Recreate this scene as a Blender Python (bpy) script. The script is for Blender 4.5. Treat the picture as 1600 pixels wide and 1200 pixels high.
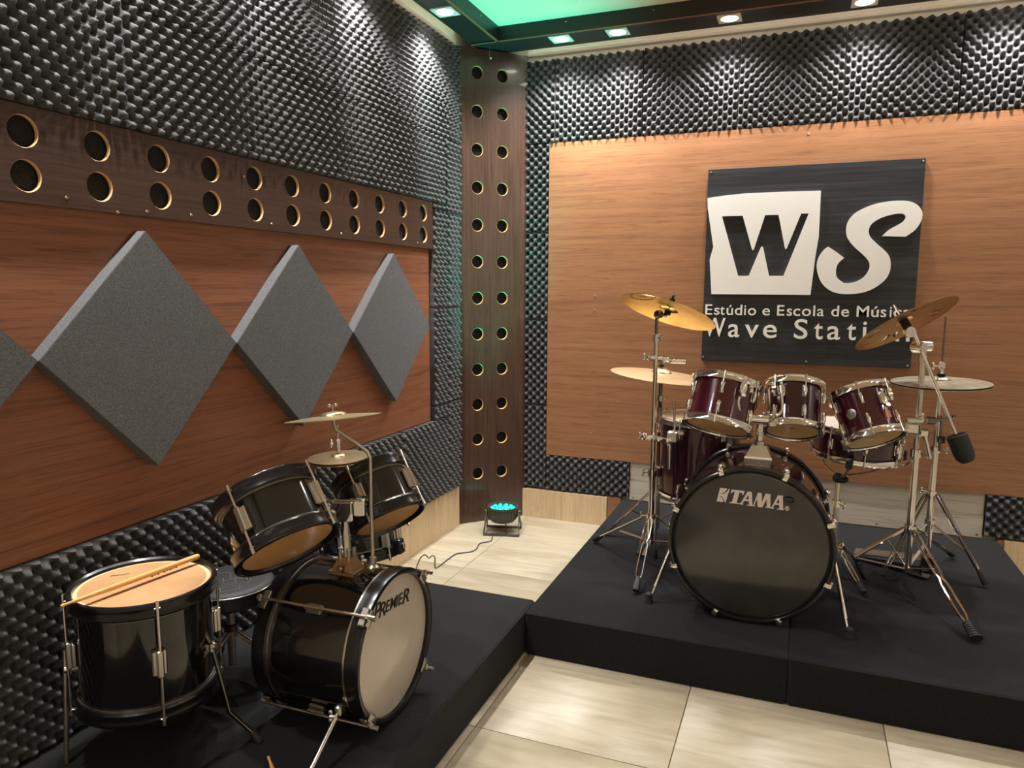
import bpy, bmesh, math, random
from mathutils import Vector, Matrix
from mathutils.geometry import tessellate_polygon
random.seed(7)
PI = math.pi
for o in list(bpy.data.objects): bpy.data.objects.remove(o, do_unlink=True)
SC = bpy.context.scene
COL = SC.collection

# ------------------------------------------------------------------ camera
CAM = Vector((1.8203, -4.0809, 1.3773)); FPX = 1141.8
C_R = Vector((0.93043069, 0.36644287, 0.0042839)); C_U = Vector((-0.05102127, 0.11795393, 0.99170747)); C_F = Vector((-0.36289883, 0.92293363, -0.12844434))
cd = bpy.data.cameras.new('camera'); co = bpy.data.objects.new('camera', cd); COL.objects.link(co)
cd.sensor_fit = 'HORIZONTAL'; cd.sensor_width = 36.0; cd.lens = FPX * 36.0 / 1600.0; cd.clip_start = 0.02
co.matrix_world = Matrix(((C_R.x, C_U.x, -C_F.x, CAM.x), (C_R.y, C_U.y, -C_F.y, CAM.y), (C_R.z, C_U.z, -C_F.z, CAM.z), (0, 0, 0, 1)))
SC.camera = co
# ------------------------------------------------------------------ world, exposure, lamp strengths
w = bpy.data.worlds.new('world'); SC.world = w; w.use_nodes = True
w.node_tree.nodes['Background'].inputs[0].default_value = (1, 0.96, 0.9, 1); w.node_tree.nodes['Background'].inputs[1].default_value = 0.02
SC.view_settings.view_transform = 'Standard'; SC.view_settings.look = 'None'; SC.view_settings.gamma = 1.0
SC.view_settings.use_curve_mapping = False; SC.view_settings.exposure = 0.40
LAMP_W = 54.0; LAMP_ROOM_W = 46.0; PAR_W = 260.0
WARM = (1.0, 0.985, 0.955)

# ------------------------------------------------------------------ pixel of the photo -> point in the room
def ray_dir(u, v): return C_R * ((u - 800) / FPX) - C_U * ((v - 600) / FPX) + C_F
def px(u, v, d): return CAM + ray_dir(u, v) * d
def on(u, v, ax, val):
    d = ray_dir(u, v); return CAM + d * ((val - CAM[ax]) / d[ax])
def onplane(u, v, p0, n):
    d = ray_dir(u, v); return CAM + d * ((p0 - CAM).dot(n) / d.dot(n))

# ------------------------------------------------------------------ materials
MATS = {}
def _new(name):
    m = bpy.data.materials.new(name); m.use_nodes = True; MATS[name] = m
    nt = m.node_tree; b = nt.nodes['Principled BSDF']; return m, nt, b
def L(c):  # sRGB 0-255 -> linear
    f = lambda x: (x / 255 / 12.92) if x / 255 <= 0.04045 else ((x / 255 + 0.055) / 1.055) ** 2.4
    return (f(c[0]), f(c[1]), f(c[2]), 1)
def plain(name, col, rough=0.5, metal=0.0, coat=0.0, spec=None, emit=None, es=0):
    m, nt, b = _new(name); b.inputs['Base Color'].default_value = (*col[:3], 1); b.inputs['Roughness'].default_value = rough
    b.inputs['Metallic'].default_value = metal; b.inputs['Coat Weight'].default_value = coat; b.inputs['Coat Roughness'].default_value = 0.05
    if spec is not None: b.inputs['Specular IOR Level'].default_value = spec
    if emit: b.inputs['Emission Color'].default_value = (*emit[:3], 1); b.inputs['Emission Strength'].default_value = es
    return m
def coords(nt, scale=(1, 1, 1), kind='Object'):
    t = nt.nodes.new('ShaderNodeTexCoord'); mp = nt.nodes.new('ShaderNodeMapping'); mp.inputs['Scale'].default_value = scale
    nt.links.new(t.outputs[kind], mp.inputs['Vector']); return mp.outputs['Vector']
def noise(nt, vec, scale, detail=4, rough=0.55, dist=0.0):
    n = nt.nodes.new('ShaderNodeTexNoise'); n.inputs['Scale'].default_value = scale; n.inputs['Detail'].default_value = detail
    n.inputs['Roughness'].default_value = rough; n.inputs['Distortion'].default_value = dist
    nt.links.new(vec, n.inputs['Vector']); return n.outputs['Fac']
def ramp(nt, fac, stops):
    r = nt.nodes.new('ShaderNodeValToRGB'); e = r.color_ramp.elements
    while len(e) < len(stops): e.new(0.5)
    for i, (p, c) in enumerate(stops): e[i].position = p; e[i].color = (*c[:3], 1)
    nt.links.new(fac, r.inputs['Fac']); return r.outputs['Color']
def mixc(nt, a, b, fac, mode='MIX'):
    m = nt.nodes.new('ShaderNodeMix'); m.data_type = 'RGBA'; m.blend_type = mode
    if isinstance(fac, (int, float)): m.inputs[0].default_value = fac
    else: nt.links.new(fac, m.inputs[0])
    nt.links.new(a, m.inputs[6]); nt.links.new(b, m.inputs[7]); return m.outputs[2]
def bump(nt, b, h, strength=0.2, dist=0.002):
    n = nt.nodes.new('ShaderNodeBump'); n.inputs['Strength'].default_value = strength; n.inputs['Distance'].default_value = dist
    nt.links.new(h, n.inputs['Height']); nt.links.new(n.outputs['Normal'], b.inputs['Normal'])
def wood(name, dark, mid, light, along, rough=0.35, coat=0.0, freq=1.0, bumps=0.15):
    m, nt, b = _new(name)
    s1 = [55 * freq] * 3; s1[along] = 1.6 * freq
    s2 = [230 * freq] * 3; s2[along] = 7.0 * freq
    s3 = [9 * freq] * 3; s3[along] = 0.5 * freq
    g = noise(nt, coords(nt, s1), 1.0, 5, 0.6, 0.8); f = noise(nt, coords(nt, s2), 1.0, 3, 0.6); c = noise(nt, coords(nt, s3), 1.0, 2, 0.5, 1.2)
    base = ramp(nt, g, [(0.28, dark), (0.46, mid), (0.70, light)])
    pores = ramp(nt, f, [(0.34, (0.50, 0.46, 0.44)), (0.46, (1, 1, 1))])
    broad = ramp(nt, c, [(0.3, (0.88, 0.86, 0.84)), (0.7, (1.06, 1.05, 1.04))])
    x = mixc(nt, base, pores, 0.6, 'MULTIPLY'); x = mixc(nt, x, broad, 0.8, 'MULTIPLY')
    nt.links.new(x, b.inputs['Base Color']); b.inputs['Roughness'].default_value = rough; b.inputs['Coat Weight'].default_value = coat
    bump(nt, b, f, bumps, 0.001); return m
M_OAK_X = wood('oak_laminate', L((132, 90, 62)), L((150, 104, 72)), L((160, 114, 80)), 0, 0.42)
M_OAK_Y = wood('oak_laminate_shaded', L((104, 64, 46)), L((136, 87, 62)), L((148, 97, 70)), 1, 0.42)  # left wall's weaker light put into the colour: darker, redder than the back oak
M_WENGE_Y = wood('wenge_laminate', L((46, 31, 25)), L((62, 44, 35)), L((74, 54, 44)), 0, 0.38, 0.0, 2.0)
M_WENGE_Z = wood('wenge_upright', L((50, 33, 26)), L((66, 46, 37)), L((80, 58, 47)), 2, 0.30, 0.15, 2.0)
M_BLACKWOOD = wood('black_stained_board', L((12, 13, 16)), L((26, 28, 33)), L((48, 50, 56)), 0, 0.5, 0.0, 1.2, 0.4)
M_PINE = wood('pale_board', L((196, 168, 130)), L((210, 184, 146)), L((216, 192, 156)), 2, 0.5, 0, 1.5)
M_GREYBOARD = wood('painted_board', L((192, 182, 166)), L((204, 195, 180)), L((212, 203, 188)), 0, 0.5, 0, 0.4)
M_RAW = plain('raw_board_edge', L((206, 168, 118)), 0.7)
M_STRIP = plain('brown_edge_strip', L((128, 84, 56)), 0.5)
def foam(name, a, bb, sc, bs, spark=None):
    m, nt, b = _new(name); v = coords(nt); n = noise(nt, v, sc, 3, 0.7)
    c = ramp(nt, n, [(0.35, a), (0.65, bb)])
    if spark:
        n2 = noise(nt, v, sc * 0.75, 2, 0.8); c2 = ramp(nt, n2, [(0.66, (0, 0, 0)), (0.75, spark)]); c = mixc(nt, c, c2, 1.0, 'ADD')
    nt.links.new(c, b.inputs['Base Color']); b.inputs['Roughness'].default_value = 0.85; b.inputs['Specular IOR Level'].default_value = 0.18
    b.inputs['Sheen Weight'].default_value = 0.06; b.inputs['Sheen Roughness'].default_value = 0.4
    bump(nt, b, n, bs, 0.002); return m
M_FOAM = foam('charcoal_foam', (0.066, 0.066, 0.067), (0.104, 0.104, 0.106), 330, 0.3)
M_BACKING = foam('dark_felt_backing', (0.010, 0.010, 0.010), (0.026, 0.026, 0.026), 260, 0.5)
M_FOAMG = foam('grey_foam', (0.070, 0.072, 0.076), (0.150, 0.154, 0.160), 330, 0.8, (0.30, 0.30, 0.31))
M_CARPET = foam('black_carpet', (0.0060, 0.0062, 0.0067), (0.0150, 0.0156, 0.0166), 330, 0.9, (0.045, 0.046, 0.048))
def tile_mat():
    m, nt, b = _new('polished_beige_tile'); n = noise(nt, coords(nt, (1.6, 9, 9), 'Object'), 1.0, 5, 0.6, 1.0); n2 = noise(nt, coords(nt, (6, 40, 40)), 1.0, 3)
    c = ramp(nt, n, [(0.3, L((160, 147, 124))), (0.5, L((180, 167, 143))), (0.72, L((192, 181, 158)))]); c2 = ramp(nt, n2, [(0.35, (0.9, 0.89, 0.87)), (0.6, (1, 1, 1))])
    nt.links.new(mixc(nt, c, c2, 0.7, 'MULTIPLY'), b.inputs['Base Color']); b.inputs['Roughness'].default_value = 0.34; b.inputs['Specular IOR Level'].default_value = 0.35; return m
M_TILE = tile_mat()
M_GROUT = plain('grout', L((150, 132, 110)), 0.9)
M_PLASTER = plain('white_plaster', L((226, 216, 200)), 0.7)
M_CORNICE = plain('cornice_gloss', L((228, 218, 202)), 0.25)
M_LEDTAPE = plain('led_tape', (1, 1, 1), 0.5, emit=(1.0, 0.92, 0.80), es=10.0)
M_CEIL = plain('cream_ceiling', L((228, 214, 188)), 0.8)
M_ROOM = plain('room_wall_paint', L((220, 212, 198)), 0.8)
M_WHITE = plain('white_acrylic', L((226, 224, 220)), 0.35)
M_BLACKPLY = wood('black_beam', L((20, 18, 17)), L((30, 27, 25)), L((40, 36, 33)), 0, 0.4)
M_CHROME = plain('chrome', (0.80, 0.78, 0.75), 0.10, 1.0)
M_CHROMED = plain('dull_chrome', (0.66, 0.63, 0.58), 0.27, 1.0)
M_STEELW = plain('worn_steel', (0.50, 0.46, 0.40), 0.34, 1.0)
M_GUN = plain('dark_chrome', (0.22, 0.20, 0.19), 0.18, 1.0)
M_BLACKG = plain('black_lacquer', (0.006, 0.006, 0.007), 0.12, 0, 0.7)
M_BLACKH = plain('black_hoop', (0.008, 0.008, 0.009), 0.22)
M_BURG = plain('burgundy_wrap', (0.060, 0.004, 0.013), 0.16, 0.15, 0.9)
M_BURGD = plain('deep_burgundy_wrap', (0.030, 0.004, 0.008), 0.14, 0.1, 0.9)
M_RUBBER = plain('black_rubber', (0.016, 0.016, 0.017), 0.65)
M_FELT = plain('black_felt', (0.010, 0.010, 0.010), 0.95)
def head(name, c1, c2, rough):
    m, nt, b = _new(name); n = noise(nt, coords(nt), 9, 4); nt.links.new(ramp(nt, n, [(0.35, c1), (0.7, c2)]), b.inputs['Base Color']); b.inputs['Roughness'].default_value = rough; b.inputs['Coat Weight'].default_value = 0.4; b.inputs['Coat Roughness'].default_value = 0.12; return m
def skin(name, c1, c2, rough, kind, w):
    # drumhead film: partly lets light (translucent) or sight (transparent) through
    m = head(name, c1, c2, rough); nt = m.node_tree; b = nt.nodes['Principled BSDF']; out = nt.nodes['Material Output']
    t = nt.nodes.new('ShaderNodeBsdfTranslucent' if kind == 'lucent' else 'ShaderNodeBsdfTransparent'); t.inputs[0].default_value = (0.95, 0.88, 0.74, 1)
    mx = nt.nodes.new('ShaderNodeMixShader'); mx.inputs[0].default_value = w
    nt.links.new(b.outputs[0], mx.inputs[1]); nt.links.new(t.outputs[0], mx.inputs[2]); nt.links.new(mx.outputs[0], out.inputs['Surface']); return m
M_HEADTAN = head('tan_drumhead', L((196, 150, 106)), L((212, 168, 122)), 0.35)
M_HEADTOP = skin('milky_batter_head', L((220, 200, 168)), L((230, 212, 182)), 0.3, 'lucent', 0.55)
M_HEADAMB = skin('amber_drumhead', L((226, 176, 108)), L((236, 190, 126)), 0.22, 'parent', 0.25)
M_HEADCLR = skin('clear_drumhead', L((236, 200, 138)), L((242, 210, 150)), 0.16, 'parent', 0.3)
M_MAPLE = plain('maple_ply', L((226, 182, 122)), 0.5)
M_HEADRIM = plain('drumhead_collar', L((236, 206, 160)), 0.4)
M_HEADBLK = head('black_drumhead', (0.036, 0.033, 0.030), (0.052, 0.048, 0.044), 0.18)
M_HEADWHT = head('white_drumhead', L((196, 184, 170)), L((204, 192, 180)), 0.3)
def cymb(name, c1, c2, rough):
    m, nt, b = _new(name); t = nt.nodes.new('ShaderNodeTexCoord'); ln = nt.nodes.new('ShaderNodeVectorMath'); ln.operation = 'LENGTH'
    sep = nt.nodes.new('ShaderNodeSeparateXYZ'); cmb = nt.nodes.new('ShaderNodeCombineXYZ'); nt.links.new(t.outputs['Object'], sep.inputs[0]); nt.links.new(sep.outputs[0], cmb.inputs[0]); nt.links.new(sep.outputs[1], cmb.inputs[1])
    nt.links.new(cmb.outputs[0], ln.inputs[0]); n1 = nt.nodes.new('ShaderNodeTexNoise'); n1.noise_dimensions = '1D'; n1.inputs['Scale'].default_value = 700; nt.links.new(ln.outputs['Value'], n1.inputs['W'])
    n2 = noise(nt, t.outputs['Object'], 14, 3); nt.links.new(ramp(nt, n2, [(0.3, c1), (0.7, c2)]), b.inputs['Base Color'])
    b.inputs['Metallic'].default_value = 1.0; b.inputs['Roughness'].default_value = rough; bump(nt, b, n1.outputs['Fac'], 0.12, 0.0004); return m
M_GOLD = cymb('bright_brass', (0.70, 0.50, 0.15), (0.86, 0.65, 0.24), 0.26)
M_BRONZE = cymb('brown_bronze', (0.44, 0.27, 0.11), (0.56, 0.36, 0.16), 0.30)
M_PALEBR = cymb('pale_bronze', (0.62, 0.43, 0.24), (0.74, 0.54, 0.32), 0.42)
M_GREYBR = cymb('hammered_bronze', (0.34, 0.30, 0.22), (0.60, 0.54, 0.41), 0.42)
M_OLDBR = cymb('tarnished_brass', (0.46, 0.36, 0.20), (0.62, 0.50, 0.30), 0.34)
M_STICK = wood('hickory', L((206, 150, 76)), L((226, 172, 96)), L((236, 188, 116)), 0, 0.4, 0, 3.0, 0.05)
M_BRANDW = plain('silver_print', L((214, 202, 190)), 0.45)
M_INK = plain('black_print', (0.012, 0.010, 0.010), 0.5)
M_GREYINK = plain('grey_print', L((120, 116, 110)), 0.5)
M_LAMP = plain('lamp_lens', (1, 1, 1), 0.5, emit=(1, 0.93, 0.82), es=28)
M_LAMPFR = plain('lamp_frame', L((214, 208, 196)), 0.4)
M_PARLED = plain('green_led_lens', (0.0, 0.6, 0.45), 0.3, emit=(0.0, 0.62, 0.46), es=1.7)
M_PARBODY = plain('par_housing', L((62, 60, 54)), 0.45)
M_CABLE = plain('grey_cable', L((70, 66, 62)), 0.5)
M_VINYL = plain('black_vinyl', (0.009, 0.009, 0.0095), 0.6)
M_DARK = plain('void_black', (0.006, 0.006, 0.006), 0.9)
M_RED = plain('red_plastic', (0.45, 0.01, 0.015), 0.3)
M_BRASS = plain('old_brass_fitting', (0.55, 0.40, 0.24), 0.35, 1.0)

# ------------------------------------------------------------------ mesh building
I4 = Matrix.Identity(4)
def frame(o, z, xhint):
    z = Vector(z).normalized(); x = Vector(xhint); x = (x - z * x.dot(z)).normalized(); y = z.cross(x); o = Vector(o)
    return Matrix(((x.x, y.x, z.x, o.x), (x.y, y.y, z.y, o.y), (x.z, y.z, z.z, o.z), (0, 0, 0, 1)))
def T(x, y, z): return Matrix.Translation((x, y, z))
def RZ(a): return Matrix.Rotation(a, 4, 'Z')
def RX(a): return Matrix.Rotation(a, 4, 'X')
def RY(a): return Matrix.Rotation(a, 4, 'Y')
class MB:
    def __init__(s): s.v = []; s.f = []; s.m = []; s.cur = 0
    def add(s, vs, fs, M=None):
        n = len(s.v)
        s.v += [tuple(M @ Vector(p)) if M is not None else tuple(p) for p in vs]
        for f in fs: s.f.append([i + n for i in f]); s.m.append(s.cur)
        return s
    def box(s, x0, x1, y0, y1, z0, z1, M=None):
        return s.add([(x0, y0, z0), (x1, y0, z0), (x1, y1, z0), (x0, y1, z0), (x0, y0, z1), (x1, y0, z1), (x1, y1, z1), (x0, y1, z1)],
                     [(3, 2, 1, 0), (4, 5, 6, 7), (0, 1, 5, 4), (1, 2, 6, 5), (2, 3, 7, 6), (3, 0, 4, 7)], M)
    def cbox(s, sx, sy, sz, M=None, c=0.003):
        # chamfered box centred on the origin
        vs = []; fs = []; hx, hy, hz = sx / 2, sy / 2, sz / 2; c = min(c, hx * .9, hy * .9, hz * .9)
        ring = [(hx, hy - c), (hx - c, hy), (-hx + c, hy), (-hx, hy - c), (-hx, -hy + c), (-hx + c, -hy), (hx - c, -hy), (hx, -hy + c)]
        k = lambda p, d: (p[0] - math.copysign(d, p[0]), p[1] - math.copysign(d, p[1]))
        for z, d in ((-hz, c), (-hz + c, 0), (hz - c, 0), (hz, c)):
            for p in ring:
                q = k(p, d) if d else p; vs.append((q[0], q[1], z))
        for j in range(3):
            for i in range(8): fs.append((j * 8 + i, j * 8 + (i + 1) % 8, j * 8 + 8 + (i + 1) % 8, j * 8 + 8 + i))
        fs.append(tuple(range(7, -1, -1))); fs.append(tuple(range(24, 32)))
        return s.add(vs, fs, M)
    def lathe(s, prof, seg=48, M=None, closed=False):
        vs = []; fs = []; rows = []
        for r, z in prof:
            if r < 1e-6: rows.append([len(vs)]); vs.append((0, 0, z))
            else:
                rows.append(list(range(len(vs), len(vs) + seg)))
                for i in range(seg): a = 2 * PI * i / seg; vs.append((r * math.cos(a), r * math.sin(a), z))
        pairs = list(zip(rows, rows[1:])) + ([(rows[-1], rows[0])] if closed else [])
        for a, b in pairs:
            for i in range(seg):
                j = (i + 1) % seg
                if len(a) == 1 and len(b) == 1: continue
                if len(a) == 1: fs.append((a[0], b[j], b[i]))
                elif len(b) == 1: fs.append((a[i], a[j], b[0]))
                else: fs.append((a[i], a[j], b[j], b[i]))
        return s.add(vs, fs, M)
    def cyl(s, p0, p1, r, seg=12, r1=None): return s.tube([p0, p1], [r, r if r1 is None else r1], seg)
    def tube(s, pts, r, seg=10, M=None, closed=False, sx=1.0, up=None):
        pts = [Vector(p) for p in pts]; n = len(pts); rr = r if isinstance(r, (list, tuple)) else [r] * n
        vs = []; fs = []; prev = None
        for i, p in enumerate(pts):
            if closed: t = (pts[(i + 1) % n] - pts[i - 1]).normalized()
            elif i == 0: t = (pts[1] - p).normalized()
            elif i == n - 1: t = (p - pts[-2]).normalized()
            else: t = ((pts[i + 1] - p).normalized() + (p - pts[i - 1]).normalized()).normalized()
            if prev is None:
                a = Vector(up) if up is not None else (Vector((0, 0, 1)) if abs(t.z) < 0.9 else Vector((1, 0, 0)))
            else: a = prev
            a = (a - t * a.dot(t)).normalized(); prev = a; b = t.cross(a)
            for k in range(seg):
                th = 2 * PI * k / seg + (PI / 4 if seg == 4 else 0)
                vs.append(p + (a * math.cos(th) * sx + b * math.sin(th)) * rr[i])
        for i in range(n if closed else n - 1):
            for k in range(seg):
                fs.append((i * seg + k, i * seg + (k + 1) % seg, ((i + 1) % n) * seg + (k + 1) % seg, ((i + 1) % n) * seg + k))
        if not closed: fs.append(tuple(range(seg - 1, -1, -1))); fs.append(tuple((n - 1) * seg + k for k in range(seg)))
        return s.add(vs, fs, M)
    def ball(s, c, r, M=None, seg=14, sc=(1, 1, 1)):
        prof = [(r * math.sin(PI * i / 8), -r * math.cos(PI * i / 8)) for i in range(9)]; prof[0] = (0, -r); prof[-1] = (0, r)
        mm = Matrix.Translation(c) @ Matrix.Diagonal((*sc, 1))
        return s.lathe(prof, seg, (M @ mm) if M is not None else mm)
    def prism(s, outer, z0, z1, holes=(), M=None):
        loops = [[Vector((p[0], p[1], 0)) for p in outer]] + [[Vector((p[0], p[1], 0)) for p in h] for h in holes]
        def area(l): return sum(l[i].x * l[(i + 1) % len(l)].y - l[(i + 1) % len(l)].x * l[i].y for i in range(len(l)))
        if area(loops[0]) < 0: loops[0].reverse()
        for h in loops[1:]:
            if area(h) > 0: h.reverse()
        tris = tessellate_polygon(loops); flat = [p for l in loops for p in l]; n = len(flat)
        vs = [(p.x, p.y, z0) for p in flat] + [(p.x, p.y, z1) for p in flat]; fs = []
        for t in tris:
            a, b, c = flat[t[0]], flat[t[1]], flat[t[2]]
            if (b - a).cross(c - a).z < 0: t = (t[0], t[2], t[1])
            fs.append((t[0] + n, t[1] + n, t[2] + n)); fs.append((t[2], t[1], t[0]))
        k = 0
        for l in loops:
            m = len(l)
            for i in range(m): fs.append((k + i, k + (i + 1) % m, n + k + (i + 1) % m, n + k + i))
            k += m
        return s.add(vs, fs, M)
    def mesh(s, name, mats, sharp=38):
        me = bpy.data.meshes.new(name); me.from_pydata(s.v, [], s.f); 
        for m in (mats if isinstance(mats, (list, tuple)) else [mats]): me.materials.append(m)
        if max(s.m, default=0) > 0: me.polygons.foreach_set('material_index', s.m)
        me.polygons.foreach_set('use_smooth', [True] * len(me.polygons)); me.set_sharp_from_angle(angle=math.radians(sharp)); me.update(); return me
    def build(s, name, mats, parent=None, M=None, sharp=38):
        return put(name, s.mesh(name, mats, sharp), parent, M)
def put(name, me, parent=None, M=None):
    o = bpy.data.objects.new(name, me); COL.objects.link(o)
    if parent is not None: o.parent = parent
    if M is not None: o.matrix_local = M
    return o
def empty(name, M, label=None, cat=None, group=None):
    o = bpy.data.objects.new(name, None); COL.objects.link(o); o.empty_display_size = 0.05
    o.matrix_world = M if isinstance(M, Matrix) else Matrix.Translation(M)
    return tag(o, label, cat, group)
def tag(o, label=None, cat=None, group=None):
    if label: o['label'] = label
    if cat: o['category'] = cat
    if group: o['group'] = group
    return o
def struct(o): o['kind'] = 'structure'; return o
def textmesh(ch, ext, shear=0.0, offset=0.0):
    cu = bpy.data.curves.new('txt', 'FONT'); cu.body = ch; cu.extrude = ext; cu.shear = shear; cu.offset = offset; cu.resolution_u = 5
    ob = bpy.data.objects.new('txt', cu); COL.objects.link(ob); dg = bpy.context.evaluated_depsgraph_get(); dg.update()
    me = bpy.data.meshes.new_from_object(ob.evaluated_get(dg)); bpy.data.objects.remove(ob, do_unlink=True); bpy.data.curves.remove(cu)
    me.name = 'letter'; return me
def setmat(me, m):
    me.materials.clear(); me.materials.append(m)
def smooth(pts, n=4, closed=False):
    # Catmull-Rom
    P = [Vector(p) for p in pts]; out = []; N = len(P)
    for i in range(N if closed else N - 1):
        p0, p1, p2, p3 = (P[(i - 1) % N], P[i], P[(i + 1) % N], P[(i + 2) % N]) if closed else (P[max(i - 1, 0)], P[i], P[i + 1], P[min(i + 2, N - 1)])
        for k in range(n):
            t = k / n; out.append(0.5 * ((2 * p1) + (p2 - p0) * t + (2 * p0 - 5 * p1 + 4 * p2 - p3) * t * t + (3 * p1 - p0 - 3 * p2 + p3) * t ** 3))
    if not closed: out.append(P[-1])
    return out

# ------------------------------------------------------------------ room shell
WX0, WX1, WY0, WY1, CZ = -0.015, 4.4, -6.2, 0.040, 2.768
PLZ = 0.1655  # platform height
floor = struct(MB().box(WX0 - .1, WX1 + .1, WY0 - .1, WY1 + .1, -0.06, -0.006).build('floor', M_GROUT))
tm = {}
def tile(x0, x1, y0, y1):
    g = 0.0016; k = (round(x1 - x0, 3), round(y1 - y0, 3))
    if k not in tm: tm[k] = MB().cbox(k[0] - 2 * g, k[1] - 2 * g, 0.012, None, 0.0012).mesh('tile', M_TILE)
    put('tile', tm[k], floor, T((x0 + x1) / 2, (y0 + y1) / 2, -0.006))
xs = [WX0] + [0.3205 + 0.604 * i for i in range(7)] + [WX1]; ys = [WY0] + [-5.709, -4.509, -3.309, -2.109, -0.909] + [WY1]
for i in range(len(xs) - 1):
    for j in range(len(ys) - 1): tile(xs[i], xs[i + 1], ys[j], ys[j + 1])
struct(MB().box(WX0 - .1, WX1 + .1, WY0 - .1, WY1 + .1, CZ, CZ + 0.08).build('ceiling', M_CEIL))
wall_left = struct(MB().box(WX0 - .1, WX0, WY0 - .1, WY1 + .1, 0, CZ).build('wall_left', M_PLASTER))
wall_back = struct(MB().box(WX0, WX1, WY1, WY1 + .1, 0, CZ).build('wall_back', M_PLASTER))
struct(MB().box(WX1, WX1 + .1, WY0 - .1, WY1 + .1, 0, CZ).build('wall_right', M_ROOM))
struct(MB().box(WX0, WX1, WY0 - .1, WY0, 0, CZ).build('wall_rear', M_ROOM))

# egg-crate foam panels, parts of the walls they are glued to
FD = 0.056; PER = 0.0495
fcache = {}
def foam_mesh(w, h):
    k = (round(w, 3), round(h, 3))
    if k in fcache: return fcache[k]
    nu = max(4, round(w / PER * 9)); nv = max(4, round(h / PER * 9)); vs = []; fs = []
    for j in range(nv + 1):
        for i in range(nu + 1):
            u = w * i / nu; v = h * j / nv
            c = math.cos(2 * PI * (u / PER + .25)) * math.cos(2 * PI * (v / PER + .25))
            t = (c + 1) / 2; d = 0.010 + (FD - 0.010) * (t ** 0.85)
            d += 0.0012 * math.sin(31 * u + 17 * v) * math.sin(23 * v - 11 * u)
            e = 0.0034
            uu = min(max(u, e), w - e); vv = min(max(v, e), h - e)
            vs.append((uu, -d, vv))
    W_ = nu + 1
    for j in range(nv):
        for i in range(nu): a = j * W_ + i; fs.append((a, a + 1, a + W_ + 1, a + W_))
    rim = [i for i in range(nu + 1)] + [j * W_ + nu for j in range(1, nv + 1)] + [nv * W_ + i for i in range(nu - 1, -1, -1)] + [j * W_ for j in range(nv - 1, 0, -1)]
    b0 = len(vs)
    for r in rim: vs.append((vs[r][0], 0, vs[r][2]))
    for q in range(len(rim)): r2 = (q + 1) % len(rim); fs.append((rim[r2], rim[q], b0 + q, b0 + r2))
    mb = MB(); mb.add(vs, fs); me = mb.mesh('foam_panel', M_FOAM, 75); fcache[k] = me; return me
def foam_left(y0, y1, z0, z1): put('foam_panel', foam_mesh(y1 - y0, z1 - z0), wall_left, T(WX0, y0, z0) @ RZ(PI / 2))
def foam_back(x0, x1, z0, z1): put('foam_panel', foam_mesh(x1 - x0, z1 - z0), wall_back, T(x0, WY1, z0))
cols = [-3.484, -2.984, -2.484, -1.984, -1.484, -0.984, -0.484, -0.310]
for a, b in zip(cols, cols[1:]): foam_left(a, b, 2.167, 2.672)
for a, b in zip(cols[:5], cols[1:6]): foam_left(a, b, 1.822, 2.167)
foam_left(-0.984, -0.484, 1.822, 2.167); foam_left(-0.484, -0.310, 1.790, 2.167)
foam_left(-0.634, -0.484, 1.790, 1.822)
for z0, z1 in ((1.280, 1.790), (0.755, 1.280)): foam_left(-0.634, -0.465, z0, z1); foam_left(-0.465, -0.310, z0, z1)
foam_left(-0.465, -0.310, 0.240, 0.755); foam_left(-0.634, -0.465, 0.677, 0.755)
for a, b, z in ((-3.51, -3.01, PLZ), (-3.01, -2.51, PLZ), (-2.51, -2.0, PLZ), (-2.0, -1.49, PLZ), (-1.49, -0.975, 0.240), (-0.975, -0.465, 0.240)): foam_left(a, b, z + 0.002, 0.677)
bc = [0.295, 0.469] + [0.469 + 0.4975 * i for i in range(1, 7)] + [3.9]
for a, b in zip(bc, bc[1:]): foam_back(a, b, 2.2045, 2.660)
for a, b in zip((0.187, 0.694, 1.202, 1.707), (0.694, 1.202, 1.707, 2.2045)): foam_back(0.295, 0.4375, a, b)
foam_back(0.4375, 0.945, 0.178, 0.393); foam_back(2.712, 3.212, 0.178, 0.393); foam_back(3.212, 3.712, 0.178, 0.393)
# base boards under the foam
bl = struct(MB().box(WX0, 0.006, -1.489, -0.30, 0.0, 0.236).build('baseboard_left', M_PINE))
bb = struct(MB().box(0.292, 0.818, -0.012, WY1, 0.0, 0.173).build('baseboard_back', M_PINE))
MB().box(0.820, 0.90, -0.004, WY1, 0.0, 0.176).build('brown_end_piece', M_OAK_X, bb)
MB().box(2.80, 4.0, -0.012, WY1, 0.0, 0.173).build('board', M_PINE, bb)
MB().box(2.772, 2.798, -0.006, WY1, 0.0, 0.172).build('brown_end_piece', M_OAK_X, bb)
gb = empty('low_wall_board', T(1.82, WY1, PLZ), 'pale grey painted boards low on the back wall behind the drum platform', 'wall board')
MB().box(-0.873, 0.886, -0.030, 0, 0.005, 0.118).build('board', M_GREYBOARD, gb)
MB().box(-0.873, 0.886, -0.024, 0, 0.120, 0.226).build('board', M_GREYBOARD, gb)
for x in (-0.85, -0.35, 0.10, 0.42, 0.865): MB().lathe([(0, -.001), (.004, -.001), (.004, .001), (0, .0015)], 10, T(x, -0.0305, 0.018) @ RX(PI / 2)).build('screw', M_INK, gb)
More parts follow.
